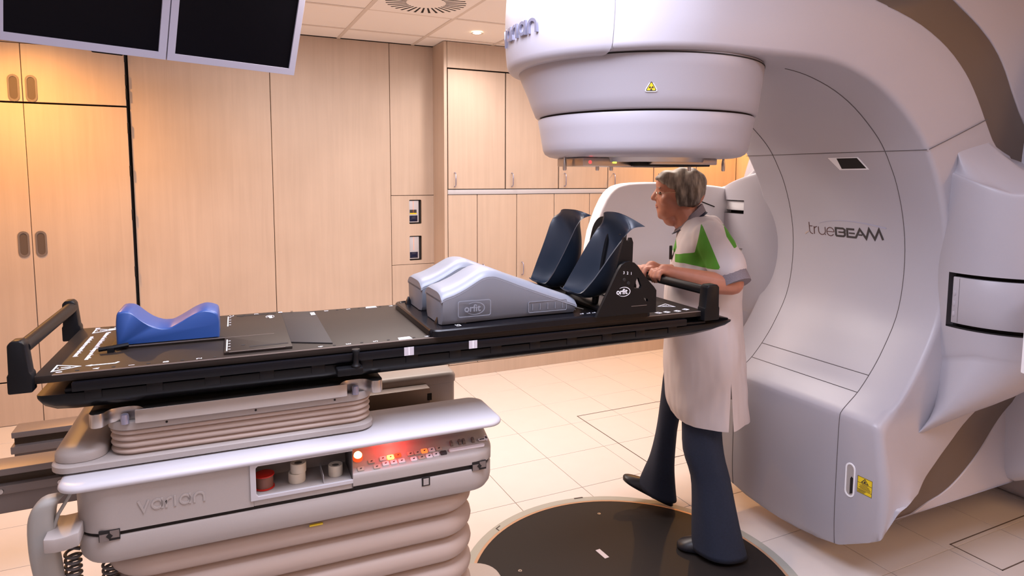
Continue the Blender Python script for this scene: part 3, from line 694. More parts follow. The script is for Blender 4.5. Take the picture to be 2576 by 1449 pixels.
# lower skirt of the body
sk = ct.part('lower_skirt', rloft([(.06, .652), (.03, .655), (.012, .662), (.003, .675), (0, .69), (0, .728), (.003, .7325), (.02, .733)], -1.772, -.690, -.29, .405, .085), 'couchw', sharp=50)
ct.part('joint_line', rloft([(.006, .7325), (.006, .744)], -1.772, -.690, -.29, .405, .085), 'gap', under=sk)
# main body: left block, niche block, control block
def ublock(name, prof, u0, u1, m='couchw', **k): g = G(); g.prism(prof, lambda p, q, a: (a, p, q), u0, u1); return ct.part(name, g, m, **k)
g = G(); half = [p for p in rrect(-1.772, -1.0, -.29, -.075, .085, 8)]
cut = [(min(x, -1.3735), y) for x, y in half]
g.loft([ring2(cut, .743), ring2(cut, .859)]); body = ct.part('body_panel', g, 'couchw', sharp=40)
ublock('niche_sill', [(-.29, .743), (-.29, .764), (-.286, .769), (-.17, .769), (-.17, .743)], -1.3735, -1.122, bevel=.002)
ublock('niche_head', [(-.29, .853), (-.29, .859), (-.17, .859), (-.17, .853)], -1.3735, -1.122)
ublock('niche_back', [(-.17, .743), (-.165, .743), (-.165, .859), (-.17, .859)], -1.3735, -1.122, 'couchw')
g = flat2d([[(-1.379, .7605), (-1.122, .7605), (-1.122, .768), (-1.362, .768), (-1.368, .775), (-1.368, .846), (-1.362, .852), (-1.122, .852), (-1.122, .8575), (-1.379, .8575)]], .007, .0015); g.move(lambda x, y, z: (x, -.2915+z*.6, y)); ct.part('niche_frame', g, 'couchlip')
g = G(); g.box(-1.1975, -1.1965, -.285, -.20, .769, .792); ct.part('niche_divider', g, 'couchlip')
cprof = [(-.08, .743), (-.282, .743), (-.2895, .748), (-.2905, .768), (-.288, .777), (-.282, .782), (-.214, .811), (-.204, .820), (-.199, .835), (-.203, .859), (-.08, .859)]
g = G()
for k, (u, ins) in enumerate([(-1.1215, 0), (-.775, 0), (-.735, .006), (-.71, .022), (-.698, .045), (-.692, .08)]):
    pass
rings = []
for u, ins in [(-1.1215, 0), (-.76, 0), (-.728, .008), (-.706, .026), (-.694, .055), (-.6905, .085)]:
    rings.append([(u, (p+ins if p < -.1 else p), q) for p, q in cprof])
g.loft(rings); ctl = ct.part('control_panel', g, 'couchw', sharp=40)
g = G(); g.box(-1.1225, -1.1205, -.2912, -.16, .744, .859); ct.part('seam', g, 'seam')
ct.part('back_body', rloft([(.0, .743), (0, .852)], -1.76, -1.06, -.16, .22, .05), 'couchw')
fm = ct.part('far_module', rloft([(0, .70), (0, .835), (-.004, .838), (-.004, .858), (.002, .870), (.012, .8755)], -1.80, -.660, .205, .42, .03), 'couchw')
g = G(); g.box(-1.2, -.775, .15, .206, .79, .845); ct.part('side_box', g, 'alu', under=fm, bevel=.004)
g = G(); g.box(-.785, -.77, .148, .152, .80, .825); ct.part('side_slot', g, 'gap', under=fm)
# top slab with rounded lip
ct.part('top_slab', rloft([(.012, .8575), (.002, .859), (0, .863), (.001, .868), (.005, .8725), (.011, .8748), (.02, .8755)], -1.80, -.672, -.304, -.066, .05, 10), 'couchlip', sharp=60)
# embossed maker name on the left block
def EP(x, y, h): return (-1.632+x, -.29-h, .783+y)
g = G(); varian(g, .0265, .0048, EP, -.001, .0022); ct.part('embossed_name', g, 'couchw', under=body, label='embossed letters varian')
# latches
def latch(u, v, z):
    g = G(); g.box(u-.022, u+.022, v-.002, v+.004, z-.012, z+.014); a = ct.part('latch', g, 'gap')
    g = G(); g.box(u-.0205, u-.001, v-.0028, v, z-.012, z+.006); g.box(u+.001, u+.0205, v-.0028, v, z-.006, z+.0125); ct.part('latch_plate', g, 'alu', under=a)
    g = G(); g.prism([(u-.007, z), (u, z-.008), (u+.007, z), (u, z+.008)], lambda p, q, a: (p, a, q), v-.004, v); ct.part('latch_key', g, 'gap', under=a)
latch(-1.695, -.29, .737); latch(-.752, -.2895, .741)
g = G(); g.box(-.927, -.903, -.2915, -.288, .711, .737); ct.part('catch', g, 'gap'); g = G(); g.box(-.9225, -.907, -.2925, -.29, .714, .733); ct.part('catch_plate', g, 'couchw')
g = G(); g.box(-1.235, -1.20, -.266, -.260, .644, .648); ct.part('sticker', g, 'yellow')

# control keys on the sloped shelf: (u, t) with t 0..1 up the slope
SA, SB = Vector((-.283, .7815)), Vector((-.214, .811)); sd = (SB-SA).normalized(); sn = Vector((-sd.y, sd.x))
if sn.y < 0: sn = -sn
def KP(u, q, h): p = SA+sd*q+sn*h; return (u, p.x, p.y)
def key(u, q, m, w=.0095, l=.0075, h=.0035, icon=True):
    g = G(); P = rrect(u-w, u+w, q-l, q+l, .003, 3)
    g.loft([[KP(a, b, -.001) for a, b in P], [KP(a, b, h-.001) for a, b in P], [KP(u+(a-u)*.9, q+(b-q)*.9, h) for a, b in P]])
    k = ct.part('key', g, m, under=ctl)
    if icon:
        g = G(); g.prism([(u-.003, q-.002), (u+.002, q-.002), (u+.004, q+.0025), (u-.002, q+.0015)], KP, h-.0005, h+.0005); ct.part('key_icon', g, 'darkprint', under=ctl)
def oct_lamp(u, q, r, h, m, m2):
    g = G(); g.loft([[KP(u+rr*math.cos(2*PI*k/20), q+rr*math.sin(2*PI*k/20), hh) for k in range(20)] for rr, hh in ((r*1.2, 0), (r*1.2, h*.7), (r*1.05, h))]); ct.part('stop_button', g, m2, under=ctl)
    g = G(); g.loft([[KP(u+rr*math.cos(2*PI*k/20), q+rr*math.sin(2*PI*k/20), hh) for k in range(20)] for rr, hh in ((r, h*.8), (r*.98, h+.004), (r*.7, h+.009), (r*.2, h+.011))]); ct.part('button_lens', g, m, under=ctl)
oct_lamp(-1.098, .050, .0115, .012, 'redlamp', 'redring')
pl_ = bpy.data.lights.new('red_indicator_lamp', 'POINT'); pl_.energy = .32; pl_.color = (1.0, .06, .05); pl_.shadow_soft_size = .012
plo = bpy.data.objects.new('red_indicator_lamp', pl_); COL.objects.link(plo); plo.parent = ct.e; plo.location = Vector((-1.0, -.236, .845))-ct.b
for u, q, m in ((-1.063, .030, 'keyb'), (-1.052, .008, 'keyb'), (-1.096, .010, 'keyb'),
                (-1.030, .034, 'keyw'), (-1.008, .034, 'yellowlit'), (-.986, .036, 'redring'), (-1.026, .014, 'keyw'), (-1.003, .014, 'keyw'), (-.980, .014, 'keyw'),
                (-.950, .034, 'keyb'), (-.929, .034, 'keyb'), (-.908, .036, 'orangelit'), (-.886, .036, 'keyw'), (-.864, .036, 'keyb'), (-.945, .013, 'keyw'), (-.921, .014, 'keyb'), (-.899, .014, 'keyw'), (-.878, .016, 'keyw'), (-.855, .017, 'darkprint')):
    key(u, q, m)
g = G(); P = rrect(-.838, -.726, .014, .026, .006, 5); g.loft([[KP(a, b, 0) for a, b in P], [KP(a, b, .004) for a, b in P], [KP(a, .02+(b-.02)*.7, .0055) for a, b in P]]); ct.part('enable_bar', g, 'keyw', under=ctl)
for u in (-.823, -.797, -.784, -.755):
    g = G(); g.loft([[KP(u+a, .045+b, 0) for a, b in ((-.004, -.009), (.004, -.009), (.004, .009), (-.004, .009))], [KP(u+a, .047+b*.7, .008) for a, b in ((-.0035, -.009), (.0035, -.009), (.0035, .009), (-.0035, .009))]]); ct.part('thumbwheel', g, 'alu', under=ctl)
for (u, q, w, l) in ((-.727, .042, .011, .004), (-.712, .046, .004, .009)):
    g = G(); P = rrect(u-w, u+w, q-l, q+l, .003, 4); g.loft([[KP(a, b, 0) for a, b in P], [KP(a, b, .004) for a, b in P]]); s = ct.part('port_bezel', g, 'keyw', under=ctl)
    g = G(); P = rrect(u-w*.7, u+w*.7, q-l*.5, q+l*.5, .0012, 2); g.loft([[KP(a, b, .003) for a, b in P], [KP(a, b, .0045) for a, b in P]]); ct.part('port_slot', g, 'darkprint', under=ctl)

# carriage between body and tabletop
ct.part('slide_plate', rloft([(.010, .8775), (.004, .8785), (.0, .881), (0, .8945), (.004, .8975)], -1.825, -1.045, -.232, .25, .05), 'couchw')
ct.part('slide_gap', rloft([(.006, .870), (.006, .879)], -1.825, -1.045, -.228, .25, .05), 'gap')
ct.part('end_cover', rloft([(.004, .896), (0, .899), (0, .912), (.003, .920), (.012, .9275), (.03, .9315)], -1.822, -1.708, -.215, .25, .05), 'couchw')
prof = [(.010, .897)]
for k in range(4):
    z = .898+.0165*k; prof += [(.010, z), (.002, z+.0045), (0, z+.0083), (.002, z+.012), (.010, z+.0162)]
ct.part('upper_bellows', rloft(prof, -1.703, -1.048, -.218, .24, .06, 10), 'bellow', sharp=60)
ct.part('bellows_flange', rloft([(.003, .9635), (0, .966), (0, .983), (.002, .986)], -1.706, -1.045, -.221, .243, .06, 10), 'couchw')
# silver frame with ears: outline in plan
near = [(-1.735, -.200), (-1.735, -.226), (-1.726, -.240), (-1.711, -.240), (-1.703, -.232), (-1.695, -.215), (-1.676, -.205), (-1.645, -.205), (-1.628, -.215), (-1.618, -.232), (-1.600, -.2395),
        (-1.160, -.2395), (-1.142, -.232), (-1.132, -.215), (-1.115, -.205), (-1.082, -.205), (-1.064, -.215), (-1.056, -.232), (-1.048, -.240), (-1.032, -.240), (-1.023, -.226), (-1.023, -.200)]
near = [tuple(p) for p in cat(near, 3)]; outl = near+[(-1.023, .24), (-1.735, .24)]
g = G(); g.prism(outl, lambda p, q, a: (p, q, a), .9865, 1.0215); ct.part('support_frame', g, 'steel', bevel=.0025, bang=50)
for u in (-1.661, -1.098):
    g = G(); g.lathe([(.0095, .984), (.0095, 1.002), (.008, 1.0075), (.004, 1.0095), (.001, 1.010)], 16, (u, -.2215)); ct.part('locating_pin', g, 'chrome')
for u in (-1.57, -1.36, -1.155):
    g = G(); g.lathe([(.0028, 0), (.0028, .003)], 10); g.move(lambda x, y, z: (u+x, -.2225+z, .975+y)); ct.part('screw_hole', g, 'gap')
# black tabletop
def sect(u, k=1.0, dz=0.0, n=0):
    P = [(-.243, 1.081), (-.2435, 1.066), (-.236, 1.052), (-.215, 1.036), (-.17, 1.0265), (0.0, 1.0225), (.17, 1.0265), (.24, 1.036), (.262, 1.052), (.268, 1.066), (.268, 1.081)]
    return [(u, .0125+(v-.0125)*k, 1.081+(z-1.081)*(1-dz)) for v, z in P]
g = G(); g.loft([sect(-1.836, .93, .75), sect(-1.834, .95, .55), sect(-1.825, .97, .25), sect(-1.80, .99, .06), sect(-1.76), sect(-.4), sect(-.05, 1, .05), sect(.08, .995, .12), sect(.16, .985, .28), sect(.215, .96, .48), sect(.24, .93, .68), sect(.25, .90, .86)])
top = ct.part('tabletop', g, 'carbon', sharp=50)
g = G(); g.box(-1.78, .12, -.236, .262, 1.0805, 1.092); ct.part('tabletop_core', g, 'carbon', bevel=.004)
g = G(); g.loft([[(.10, -.22, 1.081), (.10, .245, 1.081), (.10, .245, 1.112), (.10, -.22, 1.112)], [(.249, -.205, 1.081), (.249, .23, 1.081), (.249, .23, 1.085), (.249, -.205, 1.085)]]); ct.part('tabletop_tip', g, 'carbon', bevel=.004)
for v0, v1 in ((-.2585, -.2435), (.2685, .283)):
    g = G(); g.box(-1.76, .02, v0, v1, 1.0885, 1.1105); ct.part('side_rail', g, 'blacks', bevel=.0018)
for k in range(14):
    g = G(); u = -1.72+.13*k; g.box(u-.018, u+.018, -.246, -.238, 1.064, 1.09); ct.part('rail_clip', g, 'blacks', bevel=.002)
g = G(); g.box(-1.155, -1.085, -.285, -.245, 1.058, 1.078); cl = ct.part('rail_clamp', g, 'black', bevel=.004)
g = G(); g.lathe([(.013, 1.070), (.013, 1.082), (.008, 1.088), (.007, 1.112), (.010, 1.118), (.0125, 1.124), (.011, 1.127), (.004, 1.1275)], 18, (-1.103, -.272)); ct.part('clamp_knob', g, 'black', under=cl)

# hand control on the pedestal end
g = G(); g.loft([[(u, v, z) for v, z in ((-.312, zt-.034), (-.312, zt), (-.20, zt+.004), (-.20, zt-.03))] for u, zt in ((-1.822, .766), (-1.80, .763), (-1.78, .764), (-1.752, .770))]); ct.part('pendant_holder', g, 'couchw', bevel=.004)
hp = Thing('hand_pendant', 'grey handheld couch control hanging on the pedestal end', 'remote control', (-1.835, -.24, .55), 'c')
path = [(-1.817, .842), (-1.829, .834), (-1.842, .815), (-1.848, .785), (-1.848, .74), (-1.846, .70), (-1.842, .66), (-1.838, .62), (-1.834, .58), (-1.832, .55), (-1.831, .535)]
path = cat(path, 2); rings = []
for i, (u, z) in enumerate(path):
    q = i/(len(path)-1); hw = .026*min(1, .45+q*5) * (1 if q < .96 else .8); th = .012+.006*math.sin(PI*q)
    rings.append([(u+a*th*1.6+.012, -.25+b*hw, z) for a, b in [(math.copysign(abs(math.cos(R(x)))**.6, math.cos(R(x))), math.copysign(abs(math.sin(R(x)))**.6, math.sin(R(x)))) for x in range(0, 360, 20)]])
g = G(); g.loft(rings); hp.part('shell', g, 'pend', sharp=60)
g = G(); g.tube([(-1.812, -.262, .765), (-1.80, -.262, .80), (-1.775, -.255, .842)], .004, 8); hp.part('strap', g, 'pend')
g = G(); g.box(-1.855, -1.845, -.262, -.24, .632, .640); hp.part('trigger', g, 'darkprint')
def coil(x0, v0, z0, z1, r, turns):
    g = G(); P = [(x0+.01, v0, z0+.07), (x0-.012, v0-.006, z0+.03), (x0-.006, v0, z0+.008)]
    n = turns*14
    P += [(x0+r*math.cos(2*PI*k/14), v0+r*math.sin(2*PI*k/14), z0-(z0-z1)*k/n) for k in range(n+1)]
    P += [(x0+.01, v0+.02, z1-.03)]
    g.tube(P, .0037, 7); return g
solo('coiled_cord', 'dark coiled cord hanging below the hand control', 'cord', coil(-1.785, -.225, .685, .30, .016, 26), 'cable', (-1.785, -.225, .30), 'c')
solo('coiled_cord', 'second dark coiled cord under the pedestal skirt corner', 'cord', coil(-1.715, -.19, .62, .28, .016, 24), 'cable', (-1.715, -.19, .28), 'c')

# rolls in the niche
def roll(u, v, z0, r, h, m, core, label, flange=None):
    t = Thing('tape_roll', label, 'tape', (u, v, z0), 'c', group='tape rolls in the pedestal niche')
    g = G(); g.lathe([(r*.52, z0), (r*.97, z0), (r, z0+.0015), (r, z0+h-.0015), (r*.97, z0+h), (r*.52, z0+h-.001), (r*.5, z0+.002)], 32, (u, v)); t.part('winding', g, m)
    g = G(); g.lathe([(r*.52, z0+.001), (r*.52, z0+h*.9)], 24, (u, v)); t.part('core', g, core)
    if flange:
        for z in (z0, z0+h): g = G(); g.lathe([(r*.55, z-.001), (r*1.14, z-.001), (r*1.14, z+.002), (r*.55, z+.003)], 32, (u, v)); t.part('flange', g, flange)
roll(-1.345, -.245, .771, .0225, .034, 'redcore', 'redspool', 'red plastic spool of tape at the left end of the niche', 'redspool')
roll(-1.262, -.240, .7695, .0225, .026, 'tapewhite', 'tapecore', 'white tape roll, lower of the stacked pair in the niche')
roll(-1.258, -.241, .7958, .0205, .026, 'tapewhite', 'tapecore', 'white tape roll, upper of the stacked pair in the niche')
roll(-1.160, -.243, .7695, .0195, .030, 'tapewhite', 'tapecore', 'single white tape roll beside the control keys')

# ================================================================== LOW BEAM TROLLEY BEHIND THE COUCH
tr = Thing('beam_trolley', 'low grey metal frame of two long channel beams behind the couch', 'trolley', (-.2, 2.62, 0))
def beam(x0, x1, y, zt, m='alu'):
    g = G(); g.box(x0, x1, y, y+.10, zt-.022, zt); tr.part('beam_cap', g, 'alu', bevel=.003)
    g = G(); g.box(x0+.004, x1-.004, y+.02, y+.09, zt-.052, zt-.020); tr.part('channel', g, 'alud')
    g = G(); g.box(x0-.004, x1, y-.004, y+.09, zt-.080, zt-.052); b = tr.part('beam_rail', g, 'alu', bevel=.003)
    g = G(); g.box(x0+.004, x1, y+.006, y+.09, zt-.145, zt-.078); tr.part('beam_web', g, 'alu', bevel=.003)
    return b
b1 = beam(-1.9, -.12, 2.40, .690)
for x in (-.615, -.46, -.30):
    g = G(); g.lathe([(.009, 0), (.008, .003), (.004, .0035)], 14); g.move(lambda a, b, c: (x+a, 2.396-c, .622+b)); tr.part('bolt', g, 'steel', under=b1)
beam(-.676, .30, 2.80, .668)
for x, y, h in ((-.18, 2.44, .55), (.15, 2.84, .53), (-1.75, 2.44, .55)):
    g = G(); g.box(x-.03, x+.03, y-.02, y+.04, .001, h); tr.part('leg', g, 'alu')
g = G(); g.box(-.16, -.10, 2.42, 2.87, .56, .60); tr.part('cross_member', g, 'alu')

# ================================================================== POSITIONING BOARD ON THE COUCH
ZB = 1.130
bd = Thing('positioning_board', 'long black patient positioning board with a carry handle at each end', 'board', (-.86, .01, 1.111), 'c')
g = G(); g.prism([(-1.838, -.243), (.110, -.243), (.110, .273), (-1.838, .273)], lambda p, q, a: (p, q, a), 1.1118, ZB); plate = bd.part('plate', g, 'board', bevel=.002)
g = G(); g.box(-1.80, .09, -.2438, -.2405, 1.1285, 1.1307); bd.part('edge_line', g, 'alu', under=plate)
def handle(u0, u1, bu, bz, sgn):
    for v0, v1 in ((-.262, -.222), (.248, .288)):
        P = [(u0, 1.098), (u1, 1.098), (u1, 1.140), (u1-sgn*.004, 1.146), (u1-sgn*.010, bz+.014), (u1-sgn*.018, bz+.023), (u0+sgn*.012, bz+.023), (u0+sgn*.004, bz+.014), (u0+sgn*.003, 1.146), (u0, 1.140)]
        g = G(); g.prism(P, lambda p, q, a: (p, a, q), v0, v1); bd.part('handle_post', g, 'black', bevel=.004)
    g = G(); g.tube([(bu, -.23, bz), (bu, .26, bz)], .0165, 18); bd.part('handle_bar', g, 'black')
handle(-1.882, -1.834, -1.857, 1.198, 1)
handle(.158, .092, .118, 1.200, -1)
# raised plates
L = [(-1.715, .255), (-1.715, -.045), (-1.432, -.045), (-1.432, -.212), (-1.262, -.212), (-1.262, .272), (-1.70, .272)]
g = G(); g.prism(L, lambda p, q, a: (p, q, a), ZB, ZB+.007); hp2 = bd.part('head_plate', g, 'board', bevel=.0012)
g = G(); g.prism([(-1.262, -.150), (-1.155, -.205), (-1.155, .250), (-1.262, .268)], lambda p, q, a: (p, q, a), ZB, ZB+.004); bd.part('flap', g, 'board2', bevel=.001)
g = G(); g.box(-1.70, -1.30, -.0465, -.0445, ZB+.006, ZB+.0076); g.box(-1.42, -1.28, -.2135, -.2115, ZB+.006, ZB+.0076); bd.part('scale_line', g, 'alu', under=hp2)
g = G(); g.box(-1.715, -1.70, -.075, -.06, ZB, ZB+.012); g.tube([(-1.735, -.07, ZB+.01), (-1.70, -.066, ZB+.012), (-1.67, -.05, ZB+.012)], .006, 8); bd.part('lever', g, 'black')
def slotp(u0, u1, v0, v1, z): g = G(); g.box(u0, u1, v0, v1, z, z+.0006); bd.part('slot', g, 'gap', under=hp2)
slotp(-1.37, -1.27, -.180, -.168, ZB+.007); slotp(-1.40, -1.28, .238, .250, ZB+.007); slotp(-1.70, -1.665, .02, .10, ZB+.007)
for u in (-1.385,):
    for v in (-.15, .235): g = G(); g.lathe([(.006, ZB+.007), (.006, ZB+.0076)], 12, (u, v)); bd.part('hole', g, 'gap', under=hp2)
# printed marks
def on_top(g, u, v, ang, z=ZB+.0003):
    c, s = math.cos(R(ang)), math.sin(R(ang)); return g.move(lambda x, y, h: (u+x*c-y*s, v+x*s+y*c, z+h))
marks = '0 A 1 B 2 C 3 D 4 E 5 F 6 G 7 H 8 I 9 K'.split()
for k, ch in enumerate(marks):
    u = -1.79+.0755*k*(1.0 if k < 10 else 1.0)*.995
    for v in (-.222, .255):
        zz = ZB+.0003
        if -1.43 < u < -1.26 and v > 0 or (-1.70 < u < -1.26 and v > 0): zz = ZB+.0073
        if -1.43 < u < -1.26 and v < 0: continue
        if -1.16 < u < -1.0 and False: continue
        bd.part('scale_mark', on_top(text(ch, .019, .0006), u, v, 90, zz), 'print', under=plate)
        g = G(); g.lathe([(.0045, zz), (.0045, zz+.0004)], 8, (u+.036, v)); bd.part('index_hole', g, 'gap', under=plate)
# warning print at the head end (reads from the head end) and foot end
bd.part('warning_text', on_top(text('Maximum load distributed! Always use handles', .0165, .0006, bold=.0003), -1.752, .03, -90), 'print', under=plate)
bd.part('warning_text', on_top(text('on both sides to rotate the board', .0165, .0006, bold=.0003), -1.785, .03, -90), 'print', under=plate)
def wtri(u, v, ang, s=.034):
    g = G(); f = lambda x, y, h: (x, y, h); stroke(g, [(0, s), (-s*.8, -s*.5), (s*.8, -s*.5)], .004, f, 0, .0006, closed=True)
    stroke(g, [(0, s*.45), (0, -s*.12)], .004, f, 0, .0006); stroke(g, [(0, -s*.26), (0, -s*.38)], .004, f, 0, .0006); bd.part('warning_triangle', on_top(g, u, v, ang), 'print', under=plate)
wtri(-1.79, -.185, -90); wtri(-1.775, .215, -90); wtri(.035, -.12, 90); 
g = G(); f = lambda x, y, h: (x, y, h); stroke(g, [(0, 0), (.05, 0), (.056, .01)], .006, f, 0, .0006); g.prism([(0, -.007), (-.014, 0), (0, .007)], f, 0, .0006); bd.part('arrow_mark', on_top(g, -1.73, -.188, 0), 'print', under=plate)
g = G(); stroke(g, [(0, 0), (.05, 0), (.056, -.01)], .006, f, 0, .0006); g.box(-.012, .02, -.03, -.014, 0, .0006); bd.part('arrow_mark', on_top(g, -1.745, .245, 0, ZB+.0004), 'print', under=plate)
for u in (-.065, -.03, .015, .06):
    g = G(); stroke(g, [(-.007, -.007), (.007, -.007), (.007, .007), (-.007, .007)], .005, f, 0, .0006, closed=True); bd.part('index_symbol', on_top(g, u, -.212+(.012 if u == .06 else 0), 20), 'print', under=plate)
bd.part('warning_text', on_top(text('Maximum load distributed! Always use handles', .011, .0006), -.015, .02, 90), 'print', under=plate)
bd.part('warning_text', on_top(text('on both sides to rotate the board', .011, .0006), .002, .02, 90), 'print', under=plate)
for u in (-1.4255,):
    for v0, v1 in ((-.20, -.075), (.10, .245)):
        g = G(); stroke(g, [(u, v0), (u, v1)], .003, f, 0, .0006)
        for k in range(4): v = v0+(v1-v0)*(k+.5)/4; stroke(g, [(u+.003, v), (u+.009, v)], .0025, f, 0, .0006)
        bd.part('ruler', on_top(g, 0, 0, 0, ZB+.0072), 'print', under=hp2)
# logo on the head plate
def orfit_logo(size):
    g = text('orfit', size, .0006, bold=size*.02)
    P = [(size*1.02*math.cos(R(a))+size*.28, size*.62*math.sin(R(a))) for a in range(-150, 131, 14)]
    for k in range(len(P)-1): stroke(g, [P[k], P[k+1]], size*(.025+.07*math.sin(PI*k/len(P))), lambda x, y, h: (x, y, h-.0003), 0, .0006)
    return g
bd.part('maker_logo', on_top(orfit_logo(.020), -1.30, .19, 90, ZB+.0074), 'print', under=hp2)
g = G(); g.box(-1.172, -1.158, .185, .225, ZB+.004, ZB+.0046); bd.part('white_marker', g, 'print', under=plate)
# strips of tape
for (u0, u1, v0, v1, z) in ((-.975, -.935, -.235, -.205, ZB), (-.98, -.94, .245, .272, ZB), (-.77, -.735, -.240, -.222, ZB)):
    g = G(); g.prism([(u0, v0), (u1, v0+.002), (u1-.002, v1), (u0+.003, v1-.003)], lambda p, q, a: (p, q, a), z, z+.0007); bd.part('tape_strip', g, 'tape', under=plate)
for u0, u1 in ((-.966, -.938), (-.772, -.746)):
    g = G(); g.box(u0, u1, -.2592, -.2583, 1.0895, 1.1135); bd.part('tape_strip', g, 'tape', under=plate)
    g = G(); g.box((u0+u1)/2-.0015, (u0+u1)/2+.0015, -.2598, -.259, 1.0905, 1.1135); bd.part('tape_crease', g, 'print', under=plate)

# ================================================================== BLUE HEAD REST
prof = [(-1.700, 1.190), (-1.697, 1.220), (-1.690, 1.229), (-1.672, 1.2285), (-1.660, 1.222), (-1.648, 1.210), (-1.625, 1.190), (-1.600, 1.178), (-1.580, 1.1755), (-1.565, 1.178), (-1.537, 1.193), (-1.510, 1.209), (-1.487, 1.217), (-1.472, 1.2165), (-1.456, 1.211), (-1.448, 1.203), (-1.446, 1.18)]
prof = [tuple(p) for p in cat(prof, 2)]
zb = ZB+.0072
rings = []
for v, ins in ((-.033, .006), (-.0315, .0025), (-.026, .0), (.092, .0), (.099, .002), (.102, .006)):
    rings.append([(-1.700+ins, v, zb+ins*.3)]+[(p+(ins if p < -1.6 else -ins if p > -1.5 else 0)*.6, v, q-ins*.8) for p, q in prof]+[(-1.446-ins, v, zb+ins*.3)])
g = G(); g.loft(rings)
solo('head_rest', 'blue moulded head rest with a wavy saddle top', 'head rest', g, 'blue', (-1.573, .035, zb), 'c', sharp=45)

# ================================================================== KNEE SUPPORTS, TRAY, FOOT SUPPORT
ty = Thing('support_tray', 'black plastic tray carrying the grey knee supports and foot cups', 'tray', (-.5, -.02, ZB+.0005), 'c')
g = G(); O = rrect(-.885, -.115, -.252, .225, .03, 6)
g.loft([ring2(O, ZB+.0008), ring2(O, ZB+.018), ring2([(-.5+(x+.5)*.992, -.0135+(y+.0135)*.985) for x, y in O], ZB+.022), ring2([(-.5+(x+.5)*.975, -.0135+(y+.0135)*.955) for x, y in O], ZB+.0225), ring2([(-.5+(x+.5)*.970, -.0135+(y+.0135)*.945) for x, y in O], ZB+.019)])
ty.part('plate', g, 'blacks', sharp=30)
for u, v in ((-.845, .175), (-.815, .17), (-.783, .165), (-.835, -.155), (-.80, -.165), (-.765, -.17)):
    g = G(); g.loft([[(u-.010, v-.014, ZB+.018), (u+.012, v-.014, ZB+.018), (u+.012, v+.014, ZB+.018), (u-.010, v+.014, ZB+.018)], [(u-.001, v-.003, ZB+.045), (u+.003, v-.003, ZB+.045), (u+.003, v+.003, ZB+.045), (u-.001, v+.003, ZB+.045)]]); ty.part('cleat', g, 'blacks', bevel=.001)
for k in range(6):
    g = G(); u = -.84+.008*k; v = .06-.03*k; g.box(u, u+.055, v-.002, v+.002, ZB+.018, ZB+.0215); ty.part('rib', g, 'blacks', bevel=.0008)
ty.part('size_mark', on_top(text('L5', .022, .0006), -.79, -.215, 90, ZB+.0228), 'print')
for u in (-.36, -.335, -.315):
    ty.part('size_mark', on_top(text('L', .02, .0006), u, -.20, 90, ZB+.0196), 'print')
g = G(); stroke(g, [(-.36, -.10), (-.35, -.14)], .003, f, 0, .0006); stroke(g, [(-.33, -.10), (-.32, -.14)], .003, f, 0, .0006); ty.part('scale_line', on_top(g, 0, 0, 0, ZB+.02), 'print')
def knee(v0, v1, label):
    vc = (v0+v1)/2; zz = ZB+.0195
    t = Thing('knee_support', label, 'knee support', (-.6, vc, zz), 'c', group='grey knee supports')
    topl = cat([(-.838, 1.248), (-.826, 1.256), (-.80, 1.263), (-.76, 1.280), (-.715, 1.304), (-.695, 1.311), (-.672, 1.312), (-.648, 1.306), (-.58, 1.278), (-.50, 1.247), (-.42, 1.217), (-.385, 1.204), (-.372, 1.197)], 2)
    def bulge(u): return .012*math.cos(min(1, max(0, (u+.83)/.27))*PI)+.004 if u < -.56 else -.008
    rings = []; n = 10
    for u, z in topl:
        ra = []; hw = (v1-v0)/2
        for k in range(n+1):
            s = -1+2*k/n; ra.append((u, vc+s*(hw-.004+bulge(u)*.6), z-.020*abs(s)**5))
        lo = [(u, vc+s*(hw-.003+bulge(u)*.6), z-.028) for s in (1, .5, 0, -.5, -1)]
        rings.append(ra+lo)
    g = G(); g.loft(rings); t.part('lid', g, 'greyblue', sharp=50, label='smooth pale blue-grey cushion lid')
    rings = []
    for i, (u, z) in enumerate(topl):
        hw = (v1-v0)/2-.006+bulge(u)*.6; e = .012 if i in (0, len(topl)-1) else 0
        z1 = z-.022
        rings.append([(u, vc-hw+.012+e, zz+.002), (u, vc-hw+.002+e, zz+.016), (u, vc-hw-.003+e, z1), (u, vc, z1), (u, vc+hw+.003-e, z1), (u, vc+hw-.002-e, zz+.016), (u, vc+hw-.012-e, zz+.002), (u, vc, zz+.002)])
    g = G(); g.loft(rings); b = t.part('body', g, 'greyblue', sharp=50)
    return t, b, vc-(v1-v0)/2
t1, b1_, vn = knee(-.196, -.028, 'near grey wedge-shaped knee support with embossed maker mark')
t2, b2_, _ = knee(.032, .20, 'far grey wedge-shaped knee support behind the near one')
def emb(t, under, g, u, z, v, name='embossed_mark'): g.move(lambda x, y, h: (u+x, v-h, z+y)); t.part(name, g, 'greyblue', under=under)
fr = G(); stroke(fr, rrect(-.052, .052, -.024, .024, .006, 3), .0022, f, 0, .0012, closed=True); emb(t1, b1_, fr, -.735, 1.198, -.2055)
lg = orfit_logo(.030); emb(t1, b1_, lg, -.742, 1.198, -.2065)
fr = G(); stroke(fr, rrect(-.068, .068, -.017, .017, .004, 3), .002, f, 0, .0012, closed=True)
for k in range(5): stroke(fr, [(-.054+.027*k, -.010), (-.054+.027*k, .010)], .002, f, 0, .0012)
emb(t1, b1_, fr, -.478, 1.182, -.1865)

